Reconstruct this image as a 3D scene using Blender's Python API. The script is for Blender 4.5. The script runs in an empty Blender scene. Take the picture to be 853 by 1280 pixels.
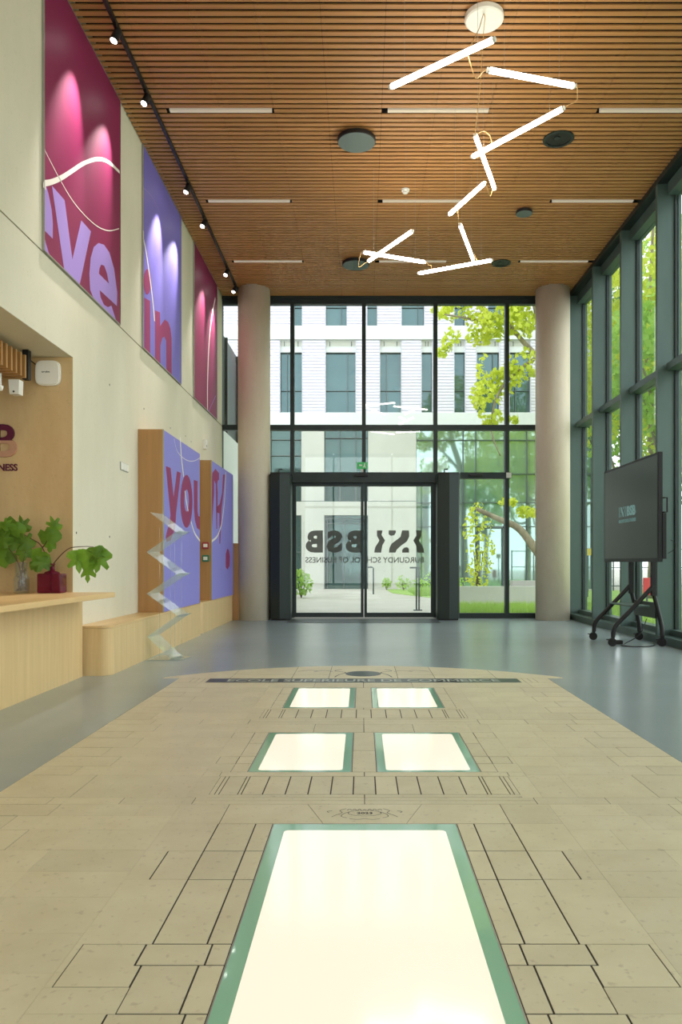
import bpy, bmesh, math, random
import mathutils
from mathutils import Vector, Matrix, noise
from mathutils.geometry import tessellate_polygon
random.seed(7)
scene = bpy.context.scene
C = scene.collection

# ------------------------------------------------------------------ camera, world, exposure
F = 950.0; VX = 453.0; VY = 703.0; CH = 1.0          # focal length in pixels, vanishing point, eye height
cd = bpy.data.cameras.new('camera'); cam = bpy.data.objects.new('camera', cd); C.objects.link(cam)
cam.location = (0, 0, CH); cam.rotation_euler = (math.pi/2, 0, 0)
cd.sensor_fit = 'VERTICAL'; cd.sensor_height = 36.0; cd.lens = F/1280*36
cd.shift_x = -(VX-426.5)/1280; cd.shift_y = (VY-640)/1280
cd.clip_start = 0.05; cd.clip_end = 400
scene.camera = cam
W = bpy.data.worlds.new('overcast_sky'); scene.world = W; W.use_nodes = True
bg = W.node_tree.nodes['Background']; bg.inputs[0].default_value = (0.93, 0.97, 1.0, 1); bg.inputs[1].default_value = 1.6
scene.view_settings.view_transform = 'Standard'; scene.view_settings.look = 'None'
scene.view_settings.gamma = 1; scene.view_settings.use_curve_mapping = False
scene.view_settings.exposure = 1.0

TUBE_E = 16.0; STRIP_E = .12; PANEL_E = .47; SPOT_W = 130.0

def P(x, y, Y): return Vector(((x-VX)*Y/F, Y, CH-(y-VY)*Y/F))      # photo pixel at depth Y
def PX(x, y, X):                                                     # photo pixel on the wall plane X
    Y = X*F/(x-VX); return Vector((X, Y, CH-(y-VY)*Y/F))

# ------------------------------------------------------------------ materials
def L(r, g, b):
    f = lambda c: (c/255/12.92) if c/255 <= .04045 else ((c/255+.055)/1.055)**2.4
    return (f(r), f(g), f(b), 1)
MATS = {}
def mat(name, col, rough=.5, metal=0., spec=.5, col2=None, nscale=(3,3,3), namt=1., detail=6, bump=0., bscale=None,
        rnd=0., emit=None, estr=0., coat=0., speck=None):
    m = bpy.data.materials.new(name); m.use_nodes = True
    nt = m.node_tree; N = nt.nodes; K = nt.links
    b = N['Principled BSDF']
    b.inputs['Roughness'].default_value = rough; b.inputs['Metallic'].default_value = metal
    b.inputs['Specular IOR Level'].default_value = spec; b.inputs['Coat Weight'].default_value = coat
    b.inputs['Base Color'].default_value = col
    geo = N.new('ShaderNodeNewGeometry')
    out = None
    def vec(scale):
        mp = N.new('ShaderNodeMapping'); mp.inputs['Scale'].default_value = scale
        K.new(geo.outputs['Position'], mp.inputs['Vector'])
        return mp.outputs[0]
    if col2:
        nz = N.new('ShaderNodeTexNoise'); nz.inputs['Scale'].default_value = 1; nz.inputs['Detail'].default_value = detail
        nz.inputs['Roughness'].default_value = .6
        K.new(vec(nscale), nz.inputs['Vector'])
        rp = N.new('ShaderNodeValToRGB'); rp.color_ramp.elements[0].position = .5-.22/namt; rp.color_ramp.elements[1].position = .5+.22/namt
        rp.color_ramp.elements[0].color = col2; rp.color_ramp.elements[1].color = col
        K.new(nz.outputs['Fac'], rp.inputs[0]); out = rp.outputs[0]
    if speck:
        sc, amt, scol = speck
        nz = N.new('ShaderNodeTexNoise'); nz.inputs['Scale'].default_value = sc; nz.inputs['Detail'].default_value = 2
        K.new(geo.outputs['Position'], nz.inputs['Vector'])
        rp = N.new('ShaderNodeValToRGB'); rp.color_ramp.elements[0].position = .62; rp.color_ramp.elements[1].position = .72
        rp.color_ramp.elements[0].color = (0,0,0,1); rp.color_ramp.elements[1].color = (amt,amt,amt,1)
        K.new(nz.outputs['Fac'], rp.inputs[0])
        mx = N.new('ShaderNodeMix'); mx.data_type = 'RGBA'
        K.new(rp.outputs[0], mx.inputs['Factor'])
        if out: K.new(out, mx.inputs[6])
        else: mx.inputs[6].default_value = col
        mx.inputs[7].default_value = scol; out = mx.outputs[2]
    if rnd:
        oi = N.new('ShaderNodeObjectInfo'); mr = N.new('ShaderNodeMapRange')
        mr.inputs['To Min'].default_value = 1-rnd; mr.inputs['To Max'].default_value = 1+rnd
        K.new(oi.outputs['Random'], mr.inputs['Value'])
        hs = N.new('ShaderNodeHueSaturation')
        if out: K.new(out, hs.inputs['Color'])
        else: hs.inputs['Color'].default_value = col
        K.new(mr.outputs[0], hs.inputs['Value']); out = hs.outputs[0]
    if out: K.new(out, b.inputs['Base Color'])
    if bump:
        nz = N.new('ShaderNodeTexNoise'); nz.inputs['Scale'].default_value = 1; nz.inputs['Detail'].default_value = 5
        K.new(vec(bscale or nscale), nz.inputs['Vector'])
        bp = N.new('ShaderNodeBump'); bp.inputs['Strength'].default_value = bump; bp.inputs['Distance'].default_value = .01
        K.new(nz.outputs['Fac'], bp.inputs['Height']); K.new(bp.outputs[0], b.inputs['Normal'])
    if emit:
        b.inputs['Emission Color'].default_value = emit; b.inputs['Emission Strength'].default_value = estr
    MATS[name] = m
    return m
def glass(name, tint, ior=1.45, rough=0., haze=0., hcol=(.8,.8,.8,1)):
    m = bpy.data.materials.new(name); m.use_nodes = True
    nt = m.node_tree; N = nt.nodes; K = nt.links
    N.remove(N['Principled BSDF']); o = N['Material Output']
    t = N.new('ShaderNodeBsdfTransparent'); t.inputs[0].default_value = tint
    g = N.new('ShaderNodeBsdfGlossy'); g.inputs['Roughness'].default_value = rough; g.inputs['Color'].default_value = (1,1,1,1)
    fr = N.new('ShaderNodeFresnel'); fr.inputs[0].default_value = ior
    # the same Fresnel on both faces of a pane
    geo = N.new('ShaderNodeNewGeometry')
    mi = N.new('ShaderNodeMix'); mi.data_type = 'FLOAT'; mi.inputs[2].default_value = ior; mi.inputs[3].default_value = 1/ior
    K.new(geo.outputs['Backfacing'], mi.inputs[0]); K.new(mi.outputs[0], fr.inputs[0])
    ms = N.new('ShaderNodeMixShader'); K.new(fr.outputs[0], ms.inputs[0]); K.new(t.outputs[0], ms.inputs[1]); K.new(g.outputs[0], ms.inputs[2])
    last = ms
    if haze:
        d = N.new('ShaderNodeBsdfDiffuse'); d.inputs[0].default_value = hcol
        m2 = N.new('ShaderNodeMixShader'); m2.inputs[0].default_value = haze
        K.new(ms.outputs[0], m2.inputs[1]); K.new(d.outputs[0], m2.inputs[2]); last = m2
    K.new(last.outputs[0], o.inputs[0]); MATS[name] = m
    return m
def emis(name, col, s, rough=.3, spec=.5):
    return mat(name, (.8,.8,.8,1), rough, 0, spec, emit=col, estr=s)

mat('concrete_wall', L(228,222,202), .7, col2=L(212,205,182), nscale=(.9,.9,.35), bump=.08, bscale=(14,14,6), speck=(34,.12,L(170,160,140)))
mat('concrete_column', L(226,213,190), .6, col2=L(208,194,168), nscale=(2,2,.7), bump=.12, bscale=(20,20,8), speck=(40,.18,L(165,152,134)))
mat('concrete_warm_lit', L(220,192,146), .7, col2=L(196,166,120), nscale=(2.2,2.2,.6), bump=.2, bscale=(20,20,9), speck=(40,.16,L(160,134,98)))  # same concrete as the walls, warm lamp tint put into the colour
mat('resin', L(158,172,173), .24, spec=.7, col2=L(142,156,157), nscale=(.5,.5,.5), namt=.8, bump=.015, bscale=(3,3,3))
mat('stone', L(220,212,180), .4, spec=.55, col2=L(205,195,160), nscale=(5,5,5), namt=.8, rnd=.05, bump=.06, bscale=(9,9,9), speck=(38,.35,L(158,140,112)))
mat('joint', L(58,54,46), .8)
mat('ink', L(48,60,58), .6)
mat('black_stone', L(38,48,50), .3, col2=L(58,68,68), nscale=(6,6,6))
mat('pale_letter', L(190,196,188), .5)
mat('slat_wood', L(196,142,86), .5, col2=L(170,118,68), nscale=(1.2,30,30), rnd=.07)
mat('plenum', L(22,17,13), .9)
mat('oak', L(226,196,144), .45, col2=L(212,180,126), nscale=(22,22,1.1), rnd=.0, bump=.03, bscale=(50,50,2))
mat('oak_top', L(228,194,138), .4, col2=L(214,178,122), nscale=(18,1.2,18))
mat('oak_dark', L(184,138,84), .45, col2=L(166,120,70), nscale=(14,14,.8))
mat('magenta', L(138,28,82), .5, col2=L(128,25,75), nscale=(1,1,1))
mat('magenta_text', L(146,42,98), .6)
mat('violet', L(122,110,198), .55)
mat('violet_panel', L(140,134,216), .5)
mat('lilac', L(168,138,214), .6)
mat('white_ink', L(240,232,224), .6)
mat('alu_edge', L(170,168,160), .4, metal=.6)
mat('dark_metal', L(44,54,52), .42, metal=.3, col2=L(38,47,45), nscale=(4,4,2))
mat('fin_metal', L(84,104,98), .45, metal=.25, col2=L(76,95,90), nscale=(3,3,1))
mat('tower_metal', L(40,50,46), .35, metal=.3)
mat('black', L(22,22,22), .5)
mat('black_rubber', L(28,26,26), .7)
mat('white_paint', L(238,236,228), .45)
mat('grey_disc', L(96,110,106), .6, speck=(160,.5,L(60,70,68)))
mat('cable', L(200,160,100), .5)
mat('screen', L(44,54,48), .3, spec=.4, col2=L(48,58,52), nscale=(3,3,3), emit=L(40,46,42), estr=.12)
mat('screen_logo', L(60,80,76), .4, emit=L(120,165,158), estr=.25)
emis('tube_light', (1,.93,.80,1), TUBE_E)
mat('strip_light', L(186,168,140), .4, emit=(1,.9,.75,1), estr=STRIP_E)
mat('lit_panel', (.22,.2,.15,1), .1, emit=(1,.885,.71,1), estr=PANEL_E)
emis('lens_light', (1,.97,.92,1), 12)
emis('niche_light', (1,.76,.46,1), 48)
mat('exit_green', L(40,120,60), .4, emit=L(60,170,90), estr=.25)
mat('green_border', L(152,204,172), .12, spec=.6, coat=.4)
glass('pane_glass', (.93,.96,.945,1), 1.45)
glass('acrylic', (.95,.98,.96,1), 1.38, haze=.14, hcol=(.8,.86,.83,1))
glass('clear_vase', (.9,.92,.86,1), 1.45, haze=.08)
glass('red_glass', L(190,80,115), 1.45, haze=.3, hcol=L(140,30,70))
glass('decal', (.42,.42,.41,1), 1.05, haze=.35, hcol=L(150,152,146))
mat('twig', L(96,66,44), .7, col2=L(70,48,34), nscale=(30,30,30))
mat('root', L(120,92,60), .7, col2=L(80,60,40), nscale=(40,40,40))
mat('fig_leaf', L(132,176,62), .45, col2=L(96,142,44), nscale=(9,9,9), rnd=.25)
mat('fire_red', L(170,60,70), .5); mat('call_green', L(40,120,90), .5)
# outside
mat('ext_paving', L(190,186,176), .8, col2=L(174,170,160), nscale=(.8,.8,.8), speck=(20,.3,L(190,184,170)))
mat('lawn', L(158,188,96), .9, col2=L(132,168,76), nscale=(2,2,2), bump=.6, bscale=(30,30,30))
mat('blade', L(176,206,104), .7, rnd=.1)
mat('ext_concrete', L(196,195,187), .8, col2=L(178,177,169), nscale=(.5,.5,.3), speck=(9,.25,L(190,186,176)))
mat('ext_white', L(212,214,214), .8, col2=L(203,205,205), nscale=(.4,.4,.4))
mat('ext_clad', L(216,212,224), .6)
mat('ext_frame', L(86,96,96), .5, metal=.3)
mat('ext_glass', L(84,112,116), .04, metal=.45, spec=.8, col2=L(64,92,98), nscale=(.5,.5,.4))
mat('ext_glass_sky_tint', L(176,200,194), .04, metal=.7, spec=.8, col2=L(150,178,172), nscale=(.4,.4,.4))  # paler base stands in for sky mirrored in this glazing
mat('ext_glass_dark', L(70,96,94), .05, metal=.45, spec=.8)
mat('ext_dark', L(56,66,66), .4)
mat('bark', L(168,156,134), .85, col2=L(122,112,94), nscale=(5,5,3), namt=1.4)
mat('leaf_yellow', L(224,228,92), .6, col2=L(192,208,72), nscale=(1.5,1.5,1.5))
mat('leaf_green', L(190,218,108), .6, col2=L(152,192,84), nscale=(1.2,1.2,1.2))
mat('leaf_dark', L(126,164,82), .6, col2=L(92,134,64), nscale=(1.2,1.2,1.2))
for n in ('leaf_yellow','leaf_green','leaf_dark','blade','fig_leaf'):       # leaves let light through
    nt = MATS[n].node_tree; b = nt.nodes['Principled BSDF']; o = nt.nodes['Material Output']
    tr = nt.nodes.new('ShaderNodeBsdfTranslucent'); ms = nt.nodes.new('ShaderNodeMixShader'); ms.inputs[0].default_value = .5
    src = b.inputs['Base Color'].links
    if src: nt.links.new(src[0].from_socket, tr.inputs[0])
    else: tr.inputs[0].default_value = b.inputs['Base Color'].default_value
    nt.links.new(b.outputs[0], ms.inputs[1]); nt.links.new(tr.outputs[0], ms.inputs[2]); nt.links.new(ms.outputs[0], o.inputs[0])
mat('sign_red', L(210,60,60), .5); mat('sign_yellow', L(225,200,80), .5); mat('flower', L(200,70,80), .6)

# ------------------------------------------------------------------ helpers
def tag(o, label=None, cat=None, group=None, kind=None):
    if label: o['label'] = label
    if cat: o['category'] = cat
    if group: o['group'] = group
    if kind: o['kind'] = kind
    return o
def empty(name, loc=(0,0,0), rz=0):
    o = bpy.data.objects.new(name, None); C.objects.link(o); o.location = loc; o.rotation_euler = (0,0,rz); o.empty_display_size = .1
    return o
def thing(name, label, cat, loc=(0,0,0), group=None, rz=0): return tag(empty(name, loc, rz), label, cat, group)
def wloc(p):
    v = Vector((0,0,0))
    while p: v = v + Vector(p.location); p = p.parent
    return v
def obj(name, bm, m, parent=None, smooth=False, local=False, origin=None):
    """link a bmesh given in world coordinates (or the parent's if local) as one object"""
    me = bpy.data.meshes.new(name)
    if origin is None and parent is None:
        xs = [v.co for v in bm.verts]
        lo = Vector((min(v.x for v in xs), min(v.y for v in xs), min(v.z for v in xs))); hi = Vector((max(v.x for v in xs), max(v.y for v in xs), max(v.z for v in xs)))
        origin = Vector(((lo.x+hi.x)/2, (lo.y+hi.y)/2, lo.z))
    if local: off = Vector((0,0,0))
    elif parent is not None: off = wloc(parent)
    else: off = Vector(origin)
    if off.length: bmesh.ops.translate(bm, verts=bm.verts, vec=-off)
    bm.normal_update(); bm.to_mesh(me); bm.free()
    if smooth:
        for p in me.polygons: p.use_smooth = True
    me.materials.append(MATS[m] if isinstance(m, str) else m)
    o = bpy.data.objects.new(name, me); C.objects.link(o)
    if parent is not None: o.parent = parent
    elif not local: o.location = off
    return o
def link_mesh(name, me, parent=None, loc=(0,0,0), scale=(1,1,1), rot=(0,0,0)):
    o = bpy.data.objects.new(name, me); C.objects.link(o); o.parent = parent
    o.location = loc; o.scale = scale; o.rotation_euler = rot
    return o
def NB(): return bmesh.new()
def box(bm, x0, x1, y0, y1, z0, z1, bev=0):
    r = bmesh.ops.create_cube(bm, size=1); vs = r['verts']
    for v in vs: v.co = Vector(((x0+x1)/2+v.co.x*(x1-x0), (y0+y1)/2+v.co.y*(y1-y0), (z0+z1)/2+v.co.z*(z1-z0)))
    if bev:
        es = list({e for v in vs for e in v.link_edges})
        bmesh.ops.bevel(bm, geom=es, offset=bev, segments=2, affect='EDGES', profile=.5)
    return bm
def B(*a, **k): return box(NB(), *a, **k)
def prism(bm, poly, f, a0, a1, holes=()):
    """extrude a 2-D outline; f(u, v, a) gives the 3-D point"""
    rings = [poly]+list(holes)
    tris = tessellate_polygon([[Vector((p[0], p[1], 0)) for p in r] for r in rings])
    flat = [p for r in rings for p in r]
    A = [bm.verts.new(f(p[0], p[1], a0)) for p in flat]; Bv = [bm.verts.new(f(p[0], p[1], a1)) for p in flat]
    for t in tris:
        try: bm.faces.new([A[i] for i in t]); bm.faces.new([Bv[i] for i in reversed(t)])
        except ValueError: pass
    k = 0
    for r in rings:
        n = len(r)
        for i in range(n):
            j = (i+1) % n
            try: bm.faces.new([A[k+i], A[k+j], Bv[k+j], Bv[k+i]])
            except ValueError: pass
        k += n
    bmesh.ops.recalc_face_normals(bm, faces=bm.faces)
    return bm
def cyl(bm, p0, p1, r0, r1=None, n=16, caps=True):
    p0 = Vector(p0); p1 = Vector(p1); r1 = r0 if r1 is None else r1
    d = (p1-p0).normalized(); a = Vector((0,0,1)) if abs(d.z) < .9 else Vector((1,0,0))
    u = d.cross(a).normalized(); w = d.cross(u)
    A = []; D = []
    for i in range(n):
        t = 2*math.pi*i/n; q = u*math.cos(t)+w*math.sin(t)
        A.append(bm.verts.new(p0+q*r0)); D.append(bm.verts.new(p1+q*r1))
    fs = []
    for i in range(n): fs.append(bm.faces.new([A[i], A[(i+1)%n], D[(i+1)%n], D[i]]))
    if caps: fs.append(bm.faces.new(list(reversed(A)))); fs.append(bm.faces.new(D))
    bmesh.ops.recalc_face_normals(bm, faces=fs)
    return bm
def tube(bm, pts, r, n=8):
    pts = [Vector(p) for p in pts]; m = len(pts)
    rs = r if isinstance(r, (list, tuple)) else [r]*m
    rings = []; u = None
    for i in range(m):
        d = (pts[min(i+1, m-1)]-pts[max(i-1, 0)]).normalized()
        if u is None:
            a = Vector((0,0,1)) if abs(d.z) < .9 else Vector((1,0,0)); u = d.cross(a).normalized()
        else:
            u = (u-d*u.dot(d)); u = u.normalized() if u.length > 1e-6 else d.orthogonal().normalized()
        w = d.cross(u)
        rings.append([bm.verts.new(pts[i]+(u*math.cos(2*math.pi*k/n)+w*math.sin(2*math.pi*k/n))*rs[i]) for k in range(n)])
    fs = []
    for i in range(m-1):
        for k in range(n): fs.append(bm.faces.new([rings[i][k], rings[i][(k+1)%n], rings[i+1][(k+1)%n], rings[i+1][k]]))
    fs.append(bm.faces.new(list(reversed(rings[0])))); fs.append(bm.faces.new(rings[-1]))
    bmesh.ops.recalc_face_normals(bm, faces=fs)
    return bm
def spline(pts, k=6):
    pts = [Vector(p) for p in pts]; out = []
    for i in range(len(pts)-1):
        p0 = pts[max(i-1,0)]; p1 = pts[i]; p2 = pts[i+1]; p3 = pts[min(i+2,len(pts)-1)]
        for j in range(k):
            t = j/k; out.append(.5*((2*p1)+(p2-p0)*t+(2*p0-5*p1+4*p2-p3)*t*t+(3*p1-p0-3*p2+p3)*t**3))
    out.append(pts[-1]); return out
def lathe(bm, prof, c, n=24):
    rings = []
    for r, z in prof: rings.append([bm.verts.new((c[0]+r*math.cos(2*math.pi*k/n), c[1]+r*math.sin(2*math.pi*k/n), c[2]+z)) for k in range(n)])
    for i in range(len(rings)-1):
        for k in range(n): bm.faces.new([rings[i][k], rings[i][(k+1)%n], rings[i+1][(k+1)%n], rings[i+1][k]])
    bm.faces.new(list(reversed(rings[0]))); bm.faces.new(rings[-1])
    bmesh.ops.recalc_face_normals(bm, faces=bm.faces)
    return bm
def ellipse(cx, cy, rx, ry, n=28): return [(cx+rx*math.cos(2*math.pi*i/n), cy+ry*math.sin(2*math.pi*i/n)) for i in range(n)]
def stroke2(pts, ws):
    """outline of a 2-D line with width"""
    pts = [Vector((p[0], p[1])) for p in pts]; ws = ws if isinstance(ws, (list,tuple)) else [ws]*len(pts)
    Lr, Rr = [], []
    for i, p in enumerate(pts):
        d = (pts[min(i+1,len(pts)-1)]-pts[max(i-1,0)]).normalized(); n = Vector((-d.y, d.x))
        Lr.append(p+n*ws[i]/2); Rr.append(p-n*ws[i]/2)
    return Lr, Rr
def ribbon(bm, pts, ws, f, a):
    Lr, Rr = stroke2(pts, ws)
    A = [bm.verts.new(f(p.x, p.y, a)) for p in Lr]; D = [bm.verts.new(f(p.x, p.y, a)) for p in Rr]
    for i in range(len(A)-1): bm.faces.new([A[i], A[i+1], D[i+1], D[i]])
    return bm
def spline2(pts, k=6): return [(p.x, p.y) for p in spline([(x, y, 0) for x, y in pts], k)]
def text_bm(s, w, h, f, bold=0., depth=.002, keep=False):
    """lettering fitted into a w x h box; f(u, v, d) places it"""
    cu = bpy.data.curves.new('lettering', 'FONT'); cu.body = s; cu.size = 1; cu.offset = bold; cu.extrude = .5; cu.resolution_u = 4
    o = bpy.data.objects.new('lettering', cu); C.objects.link(o)
    bpy.context.view_layer.update()
    me = bpy.data.meshes.new_from_object(o.evaluated_get(bpy.context.evaluated_depsgraph_get()))
    bpy.data.objects.remove(o); bpy.data.curves.remove(cu)
    bm = NB(); bm.from_mesh(me); bpy.data.meshes.remove(me)
    x0 = min(v.co.x for v in bm.verts); x1 = max(v.co.x for v in bm.verts); y0 = min(v.co.y for v in bm.verts); y1 = max(v.co.y for v in bm.verts)
    for v in bm.verts: v.co = f((v.co.x-x0)/(x1-x0)*w, (v.co.y-y0)/(y1-y0)*h, (v.co.z+.5)*depth)
    bmesh.ops.recalc_face_normals(bm, faces=bm.faces)
    return bm
def cube_mesh(name, m):
    bm = NB(); bmesh.ops.create_cube(bm, size=1); me = bpy.data.meshes.new(name); bm.to_mesh(me); bm.free(); me.materials.append(MATS[m]); return me
def struct(o): o['kind'] = 'structure'; return o

# ------------------------------------------------------------------ key dimensions (metres)
FY = 13.70            # glass facade
ZC = 5.76             # underside of the ceiling slats
XL = -2.51            # left concrete wall face
XR = 3.66             # inner edge of the fins of the right window wall
XG = 3.90             # right glass
YB = -6.0             # wall behind the viewer
XS0, XS1, XC = -1.58, 1.60, .01   # stone inlay
NZ, NYE = 2.78, 6.59  # niche soffit, niche end wall
ZJ = 3.44             # wall joint

# ------------------------------------------------------------------ floor
PED_R = 2.39; PED_CY = 4.97
def ped_arc(n=22):
    a = math.asin(1.73/PED_R); return [(XC+PED_R*math.sin(-a+2*a*i/n), PED_CY+PED_R*math.cos(-a+2*a*i/n)) for i in range(n+1)]
floor = struct(obj('floor', B(-5.3, 4.0, YB, 13.85, -.25, -.0016), 'joint'))
outl = [(-5.3,YB),(XS0,YB),(XS0,6.55),(XC-1.73,6.55)]+ped_arc()+[(XC+1.73,6.55),(XS1,6.55),(XS1,YB),(4.0,YB),(4.0,13.85),(-5.3,13.85)]
obj('resin_screed', prism(NB(), outl, lambda u,v,a: Vector((u,v,a)), -.0016, 0), 'resin', floor)
UNIT = cube_mesh('paving_stone', 'stone'); STONES = []
def stone(x0, x1, y0, y1, g=.0027):
    if x1-x0 < 2*g+.002 or y1-y0 < 2*g+.002: return
    gy = g*(1+.12*max(0, (y0+y1)/2-1))           # far courses are jointed a little wider
    STONES.append((x0+g, x1-g, y0+gy, y1-gy))
def sym(a, b, y0, y1, g=.0027):
    stone(XC+a, XC+b, y0, y1, g); stone(XC-b, XC-a, y0, y1, g)
FG = .0004
def field_row(a, y0, y1, q, seed):
    """butt-jointed ashlar from half-width a to the quoin q, then the quoin"""
    rr = random.Random(seed)
    for s in (-1, 1):
        cuts = [a]; x = a+rr.uniform(.12,.34)
        while x < q-.1: cuts.append(x); x += rr.uniform(.2,.42)
        cuts.append(q)
        for c0, c1 in zip(cuts, cuts[1:]):
            if s > 0: stone(XC+c0, XC+c1, y0, y1, FG)
            else: stone(XC-c1, XC-c0, y0, y1, FG)
        if s > 0: stone(XC+q, XC+1.59, y0, y1, .0026)
        else: stone(XC-1.59, XC-q, y0, y1, .0026)
# ground storey of the inlaid facade
rows = [(2.634,2.91,[.351,.417,.56]),(2.397,2.634,[.351,.417,.56,.682]),(1.992,2.397,[.351,.417,.56]),(1.887,1.992,[.351,.402,.575]),
        (1.683,1.887,[.351,.416,.558]),(1.40,1.683,[.351,.401,.575]),(1.15,1.40,[.351,.416,.558]),(.9,1.15,[.351,.401,.575])]
for y0, y1, cs in rows:
    for a, b in zip(cs, cs[1:]): sym(a, b, y0, y1)
    if y0 in (1.887,):
        pass
    elif y0 == 1.683: sym(.558,.76,1.683,1.788,FG)
    else: sym(cs[-1]+.0022, .76, y0, y1, FG)
for s in (-1,1):                                                     # the L-shaped block beside the quoins
    pl = [(.5782,1.9888),(.7388,1.9888),(.7388,1.7912),(.5612,1.7912),(.5612,1.8838),(.5782,1.8838)]
    obj('paving_stone', prism(NB(), pl if s > 0 else [(-u,v) for u,v in pl][::-1], lambda u,v,a: Vector((XC+u,v,a)), -.0056, 0), 'stone', floor)
sym(.742,.76,1.788,1.992,FG)
yb = [3.144,3.0,2.843,2.643,2.46,2.27,2.05,1.85,1.64,1.45,1.2,.9,.5,.1,-.4,-.9,-1.5,-2.2,-3,-4,-5,-6]
for i, (y1, y0) in enumerate(zip(yb, yb[1:])):
    field_row(.76, y0, y1, (1.255 if i % 2 == 0 else 1.37), 100+i)
sym(.56,.76,2.91,3.144,FG)
for i, (y1, y0) in enumerate(zip([.9,.5,.1,-.4,-.9,-1.5,-2.2,-3,-4,-5],[.5,.1,-.4,-.9,-1.5,-2.2,-3,-4,-5,-6])):
    sym(0 if i % 2 else .0, .38, y0, y1); sym(.38, .76, y0, y1)
# lintel and keystone
def spoly(pl): obj('paving_stone', prism(NB(), pl, lambda u,v,a: Vector((XC+u,v,a)), -.0056, 0), 'stone', floor)
g = .0012
spoly([(-.235+g,3.142),(.235-g,3.142),(.16-g,2.912),(-.16+g,2.912)])
spoly([(.235+g,3.142),(.557,3.142),(.557,2.912),(.16+g,2.912)]); spoly([(-.557,3.142),(-.235-g,3.142),(-.16-g,2.912),(-.557,2.912)])
def cornice(ya, yb_, yc, wide):
    sym(0, wide, ya, (ya+yc)/2, .0016); sym(0, wide, (ya+yc)/2, yc, .0016)
    sym(wide, 1.02, ya, yb_, .002); sym(1.02, 1.32, ya, yb_, .0012); sym(1.32, 1.59, ya, yb_, .002)
DIV = [.049,.147,.245,.343,.441,.533]
def balusters(y0, y1):
    stone(XC-.049, XC+.049, y0, y1, .003)
    for a, b in zip(DIV, DIV[1:]): sym(a, b, y0, y1, .003)
    sym(.533,.548,y0,y1,.0022); sym(.548,.63,y0,y1,.0025); sym(.63,.648,y0,y1,.0022); sym(.648,.672,y0,y1,.0022)
cornice(3.144, 3.232, 3.235, .717)
sym(0,.69,3.235,3.275,.002); balusters(3.275,3.554); sym(0,.68,3.554,3.626,.002)
qd = [(3.232,3.574,1.255),(3.574,3.727,1.38),(3.727,3.917,1.25),(3.917,4.107,1.36),(4.107,4.332,1.255),(4.332,4.494,1.36),(4.494,4.70,1.25)]
for i, (a, b, q) in enumerate(qd): field_row(.76, a, b, q, 200+i)
sym(.672,.76,3.232,3.554,FG); sym(.68,.76,3.554,3.626,.0012)
for a, b in ((3.626,3.777),(3.777,3.917),(3.917,4.2),(4.2,4.47)): sym(.558,.64,a,b,.0022)
sym(.64,.76,3.626,3.777,FG); sym(.64,.74,3.777,3.917,.0026); sym(.74,.76,3.777,3.917,FG); sym(.64,.76,3.917,4.33,FG); sym(.64,.76,4.33,4.47,.0022)
stone(XC-.06,XC+.06,3.626,4.04,.0026); stone(XC-.06,XC+.06,4.04,4.47,.0026)
sym(0,.30,4.47,4.70,.0022); sym(.30,.64,4.47,4.70,FG); sym(.64,.76,4.47,4.70,FG)
cornice(4.70, 4.837, 4.84, .72); sym(.0,.70,4.84,4.882,.002); balusters(4.882,5.169); sym(0,.70,5.169,5.22,.002)
qg = [(4.837,5.05,1.36),(5.05,5.25,1.25),(5.25,5.46,1.37),(5.46,5.66,1.25),(5.66,5.86,1.37),(5.86,6.07,1.25),(6.07,6.33,1.36)]
for i, (a, b, q) in enumerate(qg): field_row(.76, a, b, q, 300+i)
sym(.672,.76,4.837,5.22,FG)
for a, b in ((5.22,5.5),(5.5,5.78),(5.78,6.07)): sym(.558,.64,a,b,.0024); sym(.64,.76,a,b,FG)
stone(XC-.06,XC+.06,5.22,6.07,.0026); sym(0,.4,6.07,6.33,.002); sym(.4,.76,6.07,6.33,FG)
insc = obj('inscription_slab', B(XC-1.32,XC+1.32,6.335,6.545,-.0056,0), 'black_stone', floor); insc['label'] = 'long dark stone strip with a pale inscription'
obj('inscription_lettering', text_bm('ECOLE SUPERIEURE DE COMMERCE', 2.30, .13, lambda u,v,d: Vector((XC-1.15+u, 6.375+v, .0003+d)), .01, .0006), 'pale_letter', insc)
for a, b in ((1.32,1.36),(1.36,1.41),(1.41,1.46),(1.46,1.59)): sym(a, b, 6.33, 6.55, .0022)
arc = ped_arc(44)
def ped_top(x):
    return PED_CY+math.sqrt(PED_R**2-(x-XC)**2)
cuts = [-1.73,-1.15,-.62,-.3,.3,.62,1.15,1.73]
for k, (a, b) in enumerate(zip(cuts, cuts[1:])):
    xs = [XC+a+.002+(b-a-.004)*i/8 for i in range(9)]
    mid = 6.98 if abs(a+b) < 2.0 and k != 3 else None
    top = [(x, ped_top(x)-.004) for x in xs]
    if mid:
        spoly([(xs[0]-XC,6.553),(xs[-1]-XC,6.553),(xs[-1]-XC,6.76),(xs[0]-XC,6.76)])
        spoly([(xs[0]-XC,6.764),(xs[-1]-XC,6.764)]+[(x-XC,y) for x,y in reversed(top)])
    else: spoly([(xs[0]-XC,6.553),(xs[-1]-XC,6.553)]+[(x-XC,y) for x,y in reversed(top)])
med = obj('stone_medallion', cyl(NB(), (XC,6.83,-.001), (XC,6.83,.0012), .16, n=40), 'black_stone', floor)
bm = NB()
fz = lambda u,v,a: Vector((XC+u, v, a))
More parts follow.
